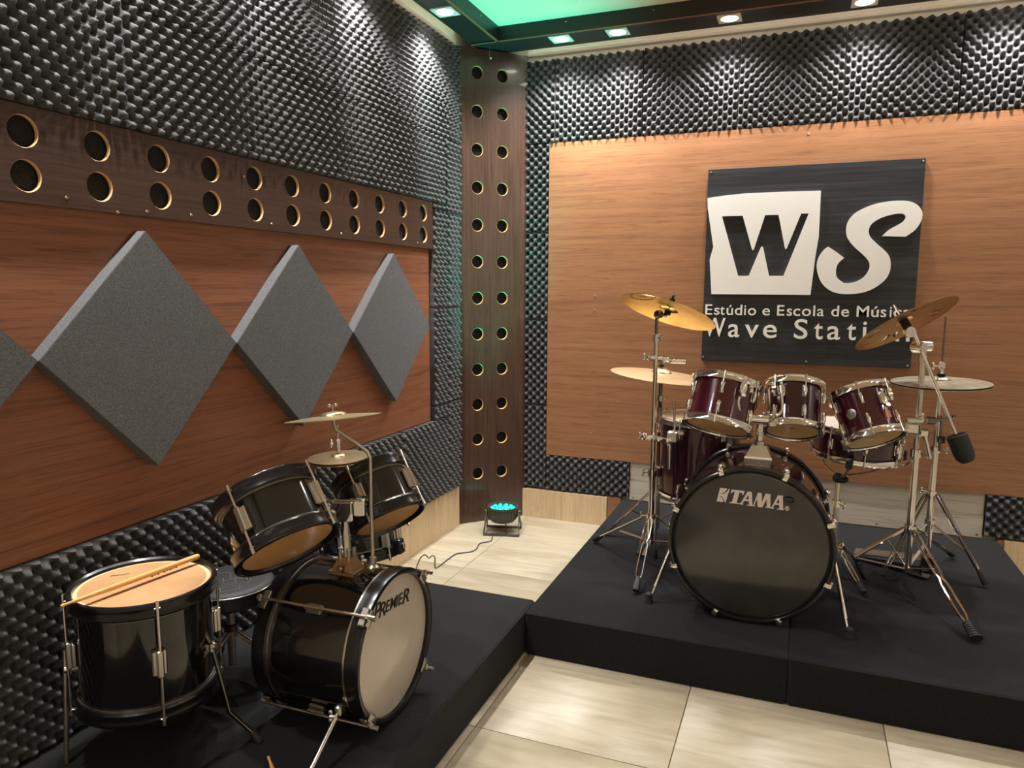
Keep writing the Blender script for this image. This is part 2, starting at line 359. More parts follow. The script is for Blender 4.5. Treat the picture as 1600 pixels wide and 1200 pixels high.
# cornice above the foam and LED strip in the gap
tr = empty('trim_1', T(0.3, WY1, 2.69)); struct(tr)
MB().tube([(x, -.006, 0.016) for x in (0, 3.9)], 0.018, 8).build('cornice_bead', M_CORNICE, tr)
MB().box(0, 4.1, -.012, 0, 0.03, 0.074).build('cornice_board', M_CORNICE, tr)
tr2 = empty('trim_2', T(WX0, -0.32, 2.69)); struct(tr2)
MB().tube([(.006, y, 0.016) for y in (0, -5.5)], 0.018, 8).build('cornice_bead', M_CORNICE, tr2)
MB().box(0, .012, -5.8, 0, 0.03, 0.074).build('cornice_board', M_CORNICE, tr2)
def led_strip(M, n, label):
    o = empty('led_strip', M, label, 'led strip'); MB().box(0, n * 0.0165, -.002, 0, 0, 0.010).build('tape', M_WHITE, o)
    mb = MB()
    for i in range(n): mb.cbox(0.007, 0.0024, 0.007, T(0.008 + i * 0.0165, 0.0012, 0.005), 0.0006)
    c = mb.build('led_chips', M_LEDTAPE, o); c['kind'] = 'stuff'
led_strip(T(0.24, -0.0635, 2.722), 220, 'warm led tape behind the dark beam along the back wall')
led_strip(T(0.0755, -0.30, 2.722) @ RZ(-PI / 2) @ RZ(PI) @ T(-4.0, 0, 0), 240, 'warm led tape behind the dark beam along the left wall')
# dropped dark frame under the ceiling
BZ = 2.700
def beam(name, x0, x1, y0, y1, inner, ext0=0.0, ext1=0.0):
    # inner: which side faces the room ('-y','+x','+y','-x'); box with soffit, fascia and brown edge strip
    o = struct(empty(name, T((x0 + x1) / 2, (y0 + y1) / 2, BZ))); cx, cy = (x0 + x1) / 2, (y0 + y1) / 2
    MB().box(x0 - cx, x1 - cx, y0 - cy, y1 - cy, 0, CZ - BZ).build('soffit', M_BLACKPLY, o)
    t = 0.016
    if inner == '-y': a = (x0 - ext0, x1 + ext1, y0 - t, y0)
    if inner == '+y': a = (x0 - ext0, x1 + ext1, y1, y1 + t)
    if inner == '+x': a = (x1, x1 + t, y0 - ext0, y1 + ext1)
    if inner == '-x': a = (x0 - t, x0, y0 - ext0, y1 + ext1)
    MB().box(a[0] - cx, a[1] - cx, a[2] - cy, a[3] - cy, -0.004, CZ - BZ).build('fascia', M_BLACKPLY, o)
    MB().box(a[0] - cx, a[1] - cx, a[2] - cy, a[3] - cy, -0.0065, -0.0045).build('edge_strip', M_STRIP, o)
    long_x = inner in ('-y', '+y'); sm = MB().lathe([(0, 0), (.0035, 0), (.003, .002), (0, .003)], 10).mesh('screw_head', M_CHROMED)
    for i in range(9):
        if long_x: p = (a[0] - cx + 0.09 + i * 0.45, (a[2] if inner == '-y' else a[3]) - cy, 0.045); R_ = RX(PI / 2 if inner == '-y' else -PI / 2)
        else: p = ((a[1] if inner == '+x' else a[0]) - cx, a[3] - cy - 0.25 - i * 0.45, 0.045); R_ = RY(PI / 2 if inner == '+x' else -PI / 2)
        if (long_x and p[0] < a[1] - cx) or (not long_x and p[1] > a[2] - cy): put('screw_head', sm, o, T(*p) @ R_)
    return o
beam('trim_3', 0.078, WX1 - 0.30, -0.268, -0.066, '-y')
beam('trim_4', 0.078, 0.226, WY0 + 0.3, -0.270, '+x')
beam('trim_5', WX1 - 0.28, WX1 - 0.08, WY0 + 0.3, -0.066, '-x')
beam('trim_6', 0.244, WX1 - 0.30, WY0 + 0.08, WY0 + 0.28, '+y')
hk = empty('ceiling_hook', T(0.17, -0.235, 2.618), 'small grey hook hanging below the beam corner', 'hook')
MB().tube([(0, 0, 0.081), (0, 0, 0.008), (0.004, -0.004, 0.002), (0.008, -0.006, 0.006)], 0.0022, 8).build('rod', M_CHROMED, hk)
MB().ball((0.008, -0.006, 0.007), 0.005).build('tip', M_WHITE, hk)

# downlights (each with its own light)
def downlight(x, y, power, label, group=None, aim=(0, 0)):
    o = empty('downlight', T(x, y, BZ), label, 'downlight', group); h = 0.056
    MB().prism([(-h, -h), (h, -h), (h, h), (-h, h)], -0.006, 0.0, [[(0.041 * math.cos(2 * PI * i / 28), 0.041 * math.sin(2 * PI * i / 28)) for i in range(28)]]).build('frame', M_LAMPFR, o)
    MB().lathe([(0, -0.0035), (0.030, -0.0035), (0.0408, -0.002), (0.0408, -0.0005), (0, -0.0005)], 28).build('lens', M_LAMP, o)
    ld = bpy.data.lights.new('downlight_beam', 'SPOT'); ld.energy = power; ld.color = WARM; ld.spot_size = math.radians(128); ld.spot_blend = 0.85; ld.shadow_soft_size = 0.036
    lo = bpy.data.objects.new('downlight_beam', ld); COL.objects.link(lo); lo.parent = o
    lo.matrix_local = T(0, 0, -0.014) @ RX(aim[0]) @ RY(aim[1])
for i, (x, lab) in enumerate(((0.562, 'square white downlight above the back wall, nearest the corner panel'), (0.867, 'square white downlight above the back wall, second from the corner panel'), (1.422, 'square white downlight above the back wall, third from the corner panel'), (2.021, 'square white downlight above the back wall, fourth from the corner panel'), (2.62, 'square white downlight above the back wall, fifth from the corner panel'), (3.22, 'square white downlight above the back wall, sixth from the corner panel'))):
    downlight(x, -0.19 + 0.01 * i * .5, LAMP_W * (1.3 if i < 2 else 1.0), lab, 'downlights along the back wall')
for i, y in enumerate((-0.752, -1.36, -1.96, -2.56, -3.16)):
    downlight(0.158, y, LAMP_W * (1.3 if i in (0, 3, 4) else 1.0), 'square white downlight above the left wall, ' + ('nearest the corner panel', 'second from the corner panel', 'third from the corner panel', 'fourth from the corner panel', 'fifth from the corner panel', 'sixth from the corner panel', 'seventh from the corner panel')[i], 'downlights along the left wall')
for i, y in enumerate((-1.2, -2.4, -3.6, -4.8)):  # assumed lamps out of view, put in for fill light
    downlight(WX1 - 0.18, y, LAMP_ROOM_W, 'unseen square white fill downlight above the right wall, ' + ('first', 'second', 'third', 'fourth')[i] + ' from the back wall', 'unseen downlights along the right wall')
for i, x in enumerate((0.9, 1.8, 2.7, 3.5)):  # rear row, likewise unseen and there to fill the room
    downlight(x, WY0 + 0.18, LAMP_ROOM_W, 'unseen square white fill downlight above the rear wall, ' + ('first', 'second', 'third', 'fourth')[i] + ' from the left wall', 'unseen downlights along the rear wall')

# ------------------------------------------------------------------ wood wall panels
wp = MB().box(-0.0, 0.015, -3.0, 0.0, 0.0, 1.60 - 0.678).build('wood_panel', M_OAK_Y, None, T(WX0, -0.645, 0.678))
tag(wp, 'brown wood-grain panel, toned redder for weaker light, on the left wall behind the foam diamonds', 'wall panel')
wb = empty('wood_panel', T(0.4388, WY1, 0.3936), 'golden brown wood-grain panel on the back wall behind the sign', 'wall panel')
zj = on(930, 472, 1, 0.0).z - 0.3936
MB().box(0, 3.6, -WY1, 0, 0, zj - 0.0006).build('board', M_OAK_X, wb)
MB().box(0, 3.6, -WY1, 0, zj + 0.0006, 2.2037 - 0.3936).build('board', M_OAK_X, wb)
sm = MB().lathe([(0, 0), (.0055, 0), (.005, .002), (.003, .003), (0, .003)], 12).mesh('screw', M_STEELW)
for u, v in ((930, 463), (929, 484), (928, 579), (923, 677), (990, 216), (1263, 210)):
    p = on(u, v, 1, 0.0); put('screw', sm, wb, T(p.x - 0.4388, -WY1, p.z - 0.3936) @ RX(PI / 2))

# perforated panels (holes are real)
def perforated(name, Wd, H, th, xs, zs, r, mats, M, label, backing=0.03):
    o = empty(name, M, label, 'wall panel'); mb = MB(); N = 32
    ex = [0] + [(a + b) / 2 for a, b in zip(xs, xs[1:])] + [Wd]; ez = [0] + [(a + b) / 2 for a, b in zip(zs, zs[1:])] + [H]
    for i, cx in enumerate(xs):
        for j, cz in enumerate(zs):
            x0, x1, z0, z1 = ex[i], ex[i + 1], ez[j], ez[j + 1]
            angs = sorted([2 * PI * k / N for k in range(N)] + [math.atan2(zz - cz, xx - cx) % (2 * PI) for xx in (x0, x1) for zz in (z0, z1)])
            ci = []; ri = []
            for a in angs:
                ca, sa = math.cos(a), math.sin(a); ci.append((cx + r * ca, cz + r * sa))
                t = min([((x1 if ca > 0 else x0) - cx) / ca if abs(ca) > 1e-9 else 1e9, ((z1 if sa > 0 else z0) - cz) / sa if abs(sa) > 1e-9 else 1e9]); ri.append((cx + t * ca, cz + t * sa))
            n = len(angs)
            co_ = [(cx + (r + 0.0015) * math.cos(a), cz + (r + 0.0015) * math.sin(a)) for a in angs]
            mb.cur = 1; mb.add([(p[0], -th, p[1]) for p in co_] + [(p[0], -th + .0022, p[1]) for p in ci], [(k, n + k, n + (k + 1) % n, (k + 1) % n)[::-1] for k in range(n)])
            for y, fl in ((-th, 1), (0, 0)):
                vs = [(p[0], y, p[1]) for p in (co_ if fl else ci)] + [(p[0], y, p[1]) for p in ri]
                mb.cur = 0; mb.add(vs, [((k, n + k, n + (k + 1) % n, (k + 1) % n) if not fl else (k, (k + 1) % n, n + (k + 1) % n, n + k))[::-1] for k in range(n)])
            mb.cur = 1; c2 = r + 0.0012
            mb.add([(p[0], -th + .0022, p[1]) for p in ci] + [(p[0], 0, p[1]) for p in ci], [(k, (k + 1) % n, n + (k + 1) % n, n + k) for k in range(n)])
    mb.cur = 0
    mb.add([(0, -th, 0), (Wd, -th, 0), (Wd, -th, H), (0, -th, H), (0, 0, 0), (Wd, 0, 0), (Wd, 0, H), (0, 0, H)], [(4, 5, 1, 0), (5, 6, 2, 1), (6, 7, 3, 2), (7, 4, 0, 3)])
    mb.build('board', mats, o)
    return o
hy = [0.145 + 0.2055 * i for i in range(14)]
band = perforated('perforated_panel', 2.92, 0.237, 0.011, [2.92 - a + 0 for a in [0.1 + 0.2055 * i for i in range(14)]][::-1], [0.0665, 0.1735], 0.0385, [M_WENGE_Y, M_RAW], T(0.009, -0.637 - 2.92, 1.5844) @ RZ(PI / 2), 'dark brown band with two rows of round holes on the left wall')
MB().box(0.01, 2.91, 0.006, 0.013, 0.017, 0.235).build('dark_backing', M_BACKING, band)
for u, v in ((103, 309), (229, 331), (298, 336), (424, 350), (533, 365), (380, 276), (652, 380), (183, 332)):
    p = on(u, v, 0, 0.018); MB().lathe([(0, 0), (.005, 0), (.004, .0025), (0, .003)], 10, T(p.y + 0.637 + 2.92, -0.011, p.z - 1.5844) @ RX(PI / 2)).build('screw', M_BRASS, band)
ca, cb = Vector((-0.012, -0.302, 0)), Vector((0.292, 0.016, 0)); cw = (cb - ca).length; ang = math.atan2(cb.y - ca.y, cb.x - ca.x)
corner = perforated('perforated_panel', cw, 2.690, 0.016, [0.128, 0.282], [0.293 + 0.2063 * i for i in range(12)], 0.0345, [M_WENGE_Z, M_RAW], T(ca.x, ca.y, 0.002) @ RZ(ang), 'tall dark brown panel with two columns of holes across the corner')
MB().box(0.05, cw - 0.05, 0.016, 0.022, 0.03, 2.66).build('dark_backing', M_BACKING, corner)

# foam diamonds
dme = MB(); s_ = 0.348; dme.prism([(-s_, 0), (0, -s_), (s_, 0), (0, s_)], 0.0, 0.044)
bm_ = bmesh.new(); tmp = dme.mesh('d', M_FOAMG); bm_.from_mesh(tmp); bmesh.ops.bevel(bm_, geom=[e for e in bm_.edges if e.calc_face_angle(0) > 0.5 and max(v.co.z for v in e.verts) > 0.04], offset=0.0016, segments=2, affect='EDGES'); bm_.to_mesh(tmp); bm_.free()
tmp.polygons.foreach_set('use_smooth', [True] * len(tmp.polygons)); tmp.set_sharp_from_angle(angle=math.radians(30))
Mrot = Matrix(((0, 0, 1, 0), (1, 0, 0, 0), (0, 1, 0, 0), (0, 0, 0, 1)))  # local x->world y, y->z, z->x
for i, lab in ((-1, 'grey foam diamond on the left wall, cut by the left edge of the photo'), (0, 'largest-looking grey foam diamond on the left wall, above the floor tom'), (1, 'middle grey foam diamond on the left wall above the small tilted cymbal'), (2, 'grey foam diamond on the left wall nearest the corner panel')):
    d = put('foam_diamond', tmp, None, T(0.001, -2.467 + 0.697 * i, 1.193) @ Mrot); tag(d, lab, 'foam panel', 'foam diamonds on the left wall')

# ------------------------------------------------------------------ the sign
SY = -0.022
sg = empty('wall_sign', T(1.3296, 0.0, 0.9994), 'square black wooden sign with large white WS logo on the back wall', 'sign')
MB().cbox(1.0078, 0.022, 1.0067, T(0.5039, -0.011, 0.50335), 0.0015).build('board', M_BLACKWOOD, sg)
def sgp(cx, cy, y=SY - 0.014): p = on(1080 + cx * .3, 230 + cy * .3, 1, y); return (p.x - 1.3296, p.z - 0.9994)
FL = Matrix(((1, 0, 0, 0), (0, 0, -1, 0), (0, 1, 0, 0), (0, 0, 0, 1)))  # xy outline -> xz, z -> -y
outer = [(85, 265), (180, 251), (290, 240), (480, 232), (676, 226), (670, 360), (664, 470), (648, 560), (621, 770), (105, 765), (96, 585), (115, 520), (98, 400), (86, 320)]
wh = [(160, 360), (268, 357), (317, 534), (321, 537), (325, 534), (385, 353), (455, 352), (488, 527), (493, 530), (498, 526), (573, 345), (612, 345), (480, 670), (405, 670), (374, 520), (368, 516), (363, 520), (299, 670), (243, 670)]
MB().prism([sgp(*p) for p in outer], 0.022, 0.037, [[sgp(*p) for p in wh]], FL).build('letter_w_block', M_WHITE, sg, None, 30)
S_ = [(713, 518), (755, 545), (797, 577), (770, 600), (757, 625), (754, 660), (765, 685), (797, 708), (850, 703), (895, 680), (920, 650), (930, 620), (922, 590), (890, 555), (850, 520), (825, 490), (810, 460), (808, 420), (818, 385), (845, 350), (890, 322), (950, 298), (1010, 285), (1070, 279), (1130, 281), (1170, 295), (1195, 320), (1205, 350), (1195, 390), (1165, 432), (1117, 466), (995, 463), (1030, 430), (1075, 405), (1105, 385), (1117, 365), (1110, 350), (1085, 345), (1040, 352), (985, 370), (945, 395), (928, 420), (925, 445), (935, 470), (970, 505), (1010, 540), (1032, 570), (1039, 605), (1035, 645), (1015, 685), (975, 720), (930, 745), (880, 760), (820, 765), (770, 762), (730, 750), (695, 725), (670, 690), (655, 640), (655, 600), (668, 565), (690, 535)]
def sround(P, cor):
    out = []; N = len(P)
    for i in range(N):
        a, b = Vector(P[i]), Vector(P[(i + 1) % N]); p0, p3 = Vector(P[i - 1]), Vector(P[(i + 2) % N])
        if i in cor: p0 = a
        if (i + 1) % N in cor: p3 = b
        for k in range(3):
            t = k / 3; out.append(0.5 * ((2 * a) + (b - p0) * t + (2 * p0 - 5 * a + 4 * b - p3) * t * t + (3 * a - p0 - 3 * b + p3) * t ** 3))
    return out
MB().prism([sgp(*p) for p in sround(S_, {0, 2, 7, 30, 31})], 0.022, 0.037, (), FL).build('letter_s', M_WHITE, sg, None, 30)
def sgl(cx, cy): p = on(1090 + cx / 4.706, 460 + cy / 4.706, 1, SY - 0.01); return p.x - 1.3296, p.z - 0.9994
capref = textmesh('E', 0.0); caph = max(v.co.y for v in capref.vertices)
def sign_line(items, capz, y0l, y0r):
    for ch, a, b in items:
        me = textmesh(ch, 0.005, 0, 0.006); setmat(me, M_WHITE)
        t = (a - 45) / 1515.0; yb = y0l + (y0r - y0l) * t
        x0, zb = sgl(a, yb); x1, _ = sgl(b, yb)
        vx = [v.co.x for v in me.vertices]; mn, mx = min(vx), max(vx)
        sx = (x1 - x0) / (mx - mn); sy = capz / caph
        for v in me.vertices: v.co = Vector((x0 + (v.co.x - mn) * sx, -0.022 - 0.005 - v.co.z, zb + v.co.y * sy))
        put('letter', me, sg)
sign_line([('E', 55, 105), ('s', 120, 160), ('t', 165, 197), ('ú', 212, 258), ('d', 272, 326), ('i', 341, 354), ('o', 369, 428), ('e', 475, 530), ('E', 583, 636), ('s', 655, 693), ('c', 702, 753), ('o', 766, 832), ('l', 849, 862), ('a', 877, 928), ('d', 982, 1038), ('e', 1055, 1112), ('M', 1168, 1258), ('ú', 1276, 1330), ('s', 1345, 1386), ('i', 1412, 1425), ('c', 1440, 1498), ('a', 1512, 1566)], 0.053, 147, 169)
sign_line([('W', 45, 200), ('a', 222, 305), ('v', 345, 446), ('e', 478, 580), ('S', 706, 806), ('t', 853, 918), ('a', 950, 1045), ('t', 1095, 1162), ('i', 1211, 1238), ('o', 1285, 1395), ('n', 1455, 1558)], 0.098, 306, 346)
for u, v in ((1111, 269.5), (1442.5, 251.5), (1418, 571.5), (1098.5, 557.5), (1259.5, 565)):
    p = on(u, v, 1, SY); put('screw', sm, sg, T(p.x - 1.3296, -0.022, p.z - 0.9994) @ RX(PI / 2))

# ------------------------------------------------------------------ carpeted platforms
def platform(x0, x1, y0, y1, z, label, group):
    o = MB().cbox(x1 - x0, y1 - y0, z, T(0, 0, z / 2), 0.006).build('stage_platform', M_CARPET, None, T((x0 + x1) / 2, (y0 + y1) / 2, 0.0)); tag(o, label, 'platform', group); return o
platform(0.9085, 1.8398, -1.6156, -0.006, PLZ + 0.003, 'black carpeted platform module under the left half of the red drum kit', 'carpeted platform modules')
platform(1.8408, 2.7735, -1.6156, -0.006, PLZ + 0.003, 'black carpeted platform module under the cymbal and hi-hat stands on the right', 'carpeted platform modules')
platform(-0.013, 0.9035, -3.6, -1.4896, PLZ - 0.001, 'black carpeted platform under the small black drum kit', 'carpeted platform modules')

# ------------------------------------------------------------------ drum kit building blocks
def shift(mb, b): mb.v = [(p[0] - b[0], p[1] - b[1], p[2] - b[2]) for p in mb.v]; return mb
def hoop_metal(R, z, s):  # pressed flanged hoop; s=+1 top, -1 bottom
    return [(R + 0.004, z - s * 0.018), (R + 0.013, z - s * 0.018), (R + 0.0115, z - s * 0.014), (R + 0.0105, z + s * 0.002), (R + 0.0145, z + s * 0.008), (R + 0.0120, z + s * 0.0095), (R + 0.004, z + s * 0.0085), (R + 0.0025, z + s * 0.004), (R + 0.004, z - s * 0.004)]
def hoop_black(R, z, s):
    return [(R + 0.003, z - s * 0.026), (R + 0.0115, z - s * 0.027), (R + 0.0145, z - s * 0.022), (R + 0.0125, z - s * 0.012), (R + 0.0130, z - s * 0.002), (R + 0.0150, z + s * 0.005), (R + 0.0130, z + s * 0.010), (R + 0.0070, z + s * 0.0115), (R + 0.0010, z + s * 0.007), (R - 0.0010, z - s * 0.0005), (R + 0.003, z - s * 0.004)]
def drum_head(parent, name, R, z, s, m, rim):
    h = MB().lathe([(0, z + s * 0.0006), (R * 0.5, z + s * 0.0005), (R * 0.93, z + s * 0.0), (R * 0.93, z - s * 0.002), (0, z - s * 0.002)], 64).build(name, m, parent)
    MB().lathe([(R * 0.93, z + s * 0.0002), (R + 0.001, z - s * 0.0015), (R + 0.001, z - s * 0.006), (R * 0.93, z - s * 0.002)], 64, None, True).build('collar', rim, h)
    return h
def shell_mesh(R, z0, z1, m, parent):
    mb = MB().lathe([(R - 0.004, z0), (R, z0), (R, z1), (R - 0.004, z1)], 72); mb.cur = 1; mb.lathe([(R - 0.004, z1), (R - 0.007, z1), (R - 0.007, z0), (R - 0.004, z0)], 72)
    return mb.build('shell', [m, M_MAPLE], parent)
lugc = {}
def tama_lug():
    if 't' not in lugc:
        mb = MB(); mb.ball((0.010, 0, 0), 0.010, None, 14, (0.95, 0.85, 2.5)); mb.cbox(0.006, 0.015, 0.046, T(0.0025, 0, 0), 0.002); lugc['t'] = mb.mesh('lug', M_CHROME)
    return lugc['t']
def prem_lug():
    if 'p' not in lugc:
        mb = MB(); mb.cbox(0.012, 0.034, 0.066, T(0.006, 0, 0), 0.003); mb.cbox(0.014, 0.016, 0.070, T(0.016, 0, 0), 0.003); lugc['p'] = mb.mesh('lug', M_CHROMED)
    return lugc['p']
def rod_mesh(z0, z1, r, head0, head1, key):
    if key not in lugc:
        mb = MB(); mb.cyl((0, 0, z0), (0, 0, z1), r, 8)
        if head0: mb.cyl((0, 0, z0 - 0.010), (0, 0, z0 + 0.004), 0.0045, 8)
        if head1: mb.cyl((0, 0, z1 - 0.004), (0, 0, z1 + 0.010), 0.0045, 8)
        lugc[key] = mb.mesh('tension_rod', M_CHROMED)
    return lugc[key]
def drum(label, c_bot, axis, R, H, style, n, ph, shell, mT, mB, cat='drum', name='tom_drum', group=None, rim=None, xh=None):
    c_bot = Vector(c_bot); M = frame(c_bot, axis, xh if xh is not None else CAM - c_bot); o = empty(name, M, label, cat, group)
    shell_mesh(R, 0.004, H - 0.004, shell, o)
    hm = M_CHROME if style == 'tama' else M_BLACKH; hp = hoop_metal if style == 'tama' else hoop_black
    for z, s, nm in ((H, 1, 'batter_hoop'), (0, -1, 'resonant_hoop')):
        hp_ = MB().lathe(hp(R, z, s), 72, None, True).build(nm, hm, o)
        if style == 'prem': MB().lathe([(R + 0.001, z - s * 0.030), (R + 0.006, z - s * 0.030), (R + 0.006, z - s * 0.0265), (R + 0.001, z - s * 0.0265)], 72, None, True).build('trim_ring', M_STEELW, hp_)
    drum_head(o, 'batter_head', R, H + 0.001, 1, mT, rim or M_HEADRIM); drum_head(o, 'resonant_head', R, -0.001, -1, mB, M_BLACKH if style == 'tama' else (rim or M_BLACKH))
    for i in range(n):
        a = math.radians(ph) + 2 * PI * i / n
        if style == 'tama':
            two = H > 0.13
            for z, up in (((H - 0.052, 1), (0.052, 0)) if two else ((H / 2, 2),)):
                l = put('lug', tama_lug(), o, RZ(a) @ T(R, 0, z))
                if up in (1, 2): put('tension_rod', rod_mesh(0.02, H + 0.002 - z, 0.003, 0, 1, ('ru', round(H - z, 3))), l, T(0.0125, 0, 0))
                if up in (0, 2): put('tension_rod', rod_mesh(-z - 0.002, -0.02, 0.003, 1, 0, ('rd', round(z, 3))), l, T(0.0125, 0, 0))
        else:
            l = put('lug', prem_lug(), o, RZ(a) @ T(R, 0, H / 2))
            put('tension_rod', rod_mesh(-H / 2 - 0.006, H / 2 + 0.006, 0.0034, 1, 1, ('p', round(H, 3))), l, T(0.0185, 0, 0))
            MB().cbox(0.014, 0.016, 0.004, T(0.013, 0, H / 2 - 0.001), 0.001).cbox(0.014, 0.016, 0.004, T(0.013, 0, -H / 2 + 0.001), 0.001).build('hook', M_CHROMED, l)
    return o
def scribble(parent, z, s, cx, cy, w, rot, name='signature_print'):
    pts = [(0, 0.0), (.12, .34), (.18, .05), (.26, .22), (.34, .02), (.42, .24), (.50, .04), (.60, .22), (.68, .05), (.80, .2), (1, .12)]
    P = [Vector(((p[0] - .5) * w, p[1] * w * .6, 0)) for p in pts]
    MB().tube(smooth(P, 3), w * 0.022, 5, T(cx, cy, z) @ RZ(rot) @ Matrix.Diagonal((1, s, 0.15, 1))).build(name, M_INK, parent)
def wing_nut(mb, p, d, size=0.012):
    # butterfly nut at p, its screw along d
    M = frame(p, d, (0.3, 0.2, 0.9)); mb.lathe([(0, -size * .5), (size * .42, -size * .5), (size * .38, size * .5), (0, size * .5)], 10, M)
    for sx in (-1, 1): mb.ball((sx * size * .85, 0, size * .35), size * .55, M, 8, (1.0, .32, .8))
def cymbal(label, c, n, R, mat, holes=0, bell=0.2, sag=0.07, cat='cymbal', name='cymbal', group=None, xh=None):
    c = Vector(c); M = frame(c, n, xh if xh is not None else CAM - c); o = empty(name, M, label, cat, group); t = 0.0012
    def hz(r):
        q = r / R
        if q < bell: return R * sag + R * 0.085 * math.sqrt(max(0, 1 - (q / bell) ** 2)) * 1.0
        return R * sag * (1 - ((q - bell) / (1 - bell)) ** 1.6)
    rs = [0.006] + [R * bell * math.sin(PI / 2 * i / 6) for i in range(1, 7)] + [R * (bell + (1 - bell) * i / 26) for i in range(1, 27)]
    off = hz(R * bell)  # hang so that the rim circle stays at local z=0
    if not holes:
        prof = [(r, hz(r) + t) for r in rs] + [(r, hz(r) - t) for r in rs[::-1]]; mb = MB().lathe(prof, 96, None, True); mb.build('plate', mat, o, None, 50)
    else:
        seg = 210; vs = []; fs = []
        def cut(r, a):
            for k in range(holes):
                ac = 2 * PI * (k // 2) / (holes // 2) + (0.16 if k % 2 else -0.16) + 0.55; da = (a - ac + PI) % (2 * PI) - PI
                x = (r - R * 0.66) / (R * 0.13); y = da * R * .66 / (R * 0.052)
                if x * x + y * y < 1: return True
            return False
        rs2 = [0.006] + [R * bell * math.sin(PI / 2 * i / 6) for i in range(1, 7)] + [R * (bell + (1 - bell) * i / 60) for i in range(1, 61)]
        for sgn in (1, -1):
            b0 = len(vs)
            for r in rs2:
                for i in range(seg): a = 2 * PI * i / seg; vs.append((r * math.cos(a), r * math.sin(a), hz(r) + sgn * t))
            for j in range(len(rs2) - 1):
                for i in range(seg):
                    if cut((rs2[j] + rs2[j + 1]) / 2, 2 * PI * (i + .5) / seg): continue
                    f = (b0 + j * seg + i, b0 + j * seg + (i + 1) % seg, b0 + (j + 1) * seg + (i + 1) % seg, b0 + (j + 1) * seg + i); fs.append(f if sgn < 0 else f[::-1])
        mb = MB(); mb.add(vs, fs); J = (len(rs2) - 1) * seg; K = len(rs2) * seg
        mb.f += [[J + i, J + (i + 1) % seg, K + J + (i + 1) % seg, K + J + i] for i in range(seg)]; mb.m += [0] * seg; mb.build('plate', mat, o, None, 60)
    return o, (lambda r: hz(r))
def leg_double(root, b, hub, foot, m, w=0.011, r=0.0045, cross=0.55, name='leg', ridged=False, flen=0.06, foot_r=0.012):
    # two rails that pinch together once, ending in a rubber foot
    hub, foot = Vector(hub), Vector(foot) + Vector((0, 0, foot_r * .75)); d = (foot - hub).normalized(); side = d.cross(Vector((0, 0, 1))).normalized(); tip = foot - d * flen
    mb = MB()
    for sgn in (-1, 1):
        P = []
        for t, k in ((0, .5), (0.07, 1), (cross - .07, 1), (cross, .45), (cross + .07, 1), (0.93, 1), (1, .35)): P.append(hub + (tip - hub) * t + side * sgn * w * k)
        mb.tube(P, r, 8)
    lg = shift(mb, b).build(name, m, root); fb = MB()
    if ridged:
        for i in range(7):
            p = tip + d * (flen * (i + .2) / 7); q = tip + d * (flen * (i + .95) / 7); fb.tube([p, q], [foot_r * (1.0 + .05 * i), foot_r * (1.08 + .05 * i)], 10, None, False, 0.8)
        fb.tube([tip, foot], foot_r * .85, 8)
    else: fb.tube([tip - d * 0.008, tip + d * flen * .3, foot - d * 0.004, foot], [foot_r * .7, foot_r, foot_r * 1.25, foot_r * 1.1], 8, None, False, 0.8)
    shift(fb, b).build('rubber_foot', M_RUBBER, lg); return lg
def bar_flat(mb, a, b_, w, t, up=(0, 0, 1)):
    a, b_ = Vector(a), Vector(b_); d = (b_ - a); l = d.length; z = d.normalized(); M = frame((a + b_) / 2, z, Vector(up)); mb.cbox(t, w, l, M, min(w, t) * .2)
def leg_bar(root, b, hub, foot, m, w=0.018, t=0.009, name='leg', flen=0.05, fr=0.013, ridged=False):
    hub, foot = Vector(hub), Vector(foot) + Vector((0, 0, fr * .75)); d = (foot - hub).normalized(); mb = MB(); bar_flat(mb, hub, foot - d * flen * .7, w, t); lg = shift(mb, b).build(name, m, root)
    fb = MB(); fb.tube([foot - d * flen, foot - d * flen * .5, foot - d * .003, foot], [fr * .75, fr, fr * 1.2, fr * 1.0], 8); shift(fb, b).build('rubber_foot', M_RUBBER, lg); return lg
def pole(root, b, pts, r, m, name='pole', seg=14): return shift(MB().tube(pts, r, seg), b).build(name, m, root)
def collar(root, b, p, r, h, m, name='collar', wing=None):
    mb = MB(); p = Vector(p); mb.lathe([(r * .7, -h / 2), (r, -h / 2 + .001), (r, h / 2 - .001), (r * .7, h / 2)], 16, Matrix.Translation(p), True)
    c = shift(mb, b).build(name, m, root)
    if wing is not None:
        wd = Vector(wing).normalized(); w2 = MB(); w2.cyl(p, p + wd * (r + .016), 0.003, 8); wing_nut(w2, p + wd * (r + .018), wd); shift(w2, b).build('wing_bolt', M_CHROME, c)
    return c

# ------------------------------------------------------------------ red kit: bass drum
P1 = PLZ + 0.003
bc1 = Vector((1.690, -1.400, P1 + 0.2905)); nf = Vector((0.02, -1, 0.0)).normalized(); BD = 0.45
Mb = frame(bc1, nf, (1, 0, 0)); bass1 = empty('bass_drum', Mb, 'large burgundy bass drum with black front head and silver lettering', 'drum', 'drums of the red kit')
R1 = 0.276
MB().lathe([(R1, -BD), (R1, -0.02), (R1 - .008, -0.02), (R1 - .008, -BD)], 96, None, True).build('shell', M_BURGD, bass1)
hpf = [(0.276, -0.045), (0.287, -0.045), (0.290, -0.042), (0.290, -0.003), (0.287, 0), (0.279, 0), (0.276, -0.004)]
MB().lathe(hpf, 96, None, True).build('front_hoop', M_BLACKH, bass1)
rh = MB().lathe([(r, z - BD + 0.025) for r, z in hpf], 96, None, True).build('rear_hoop', M_BLACKH, bass1)
MB().lathe([(0.2895, -BD - .006), (0.2912, -BD - .005), (0.2912, -BD + .009), (0.2895, -BD + .010)], 96, None, True).build('inlay', M_GUN, rh)
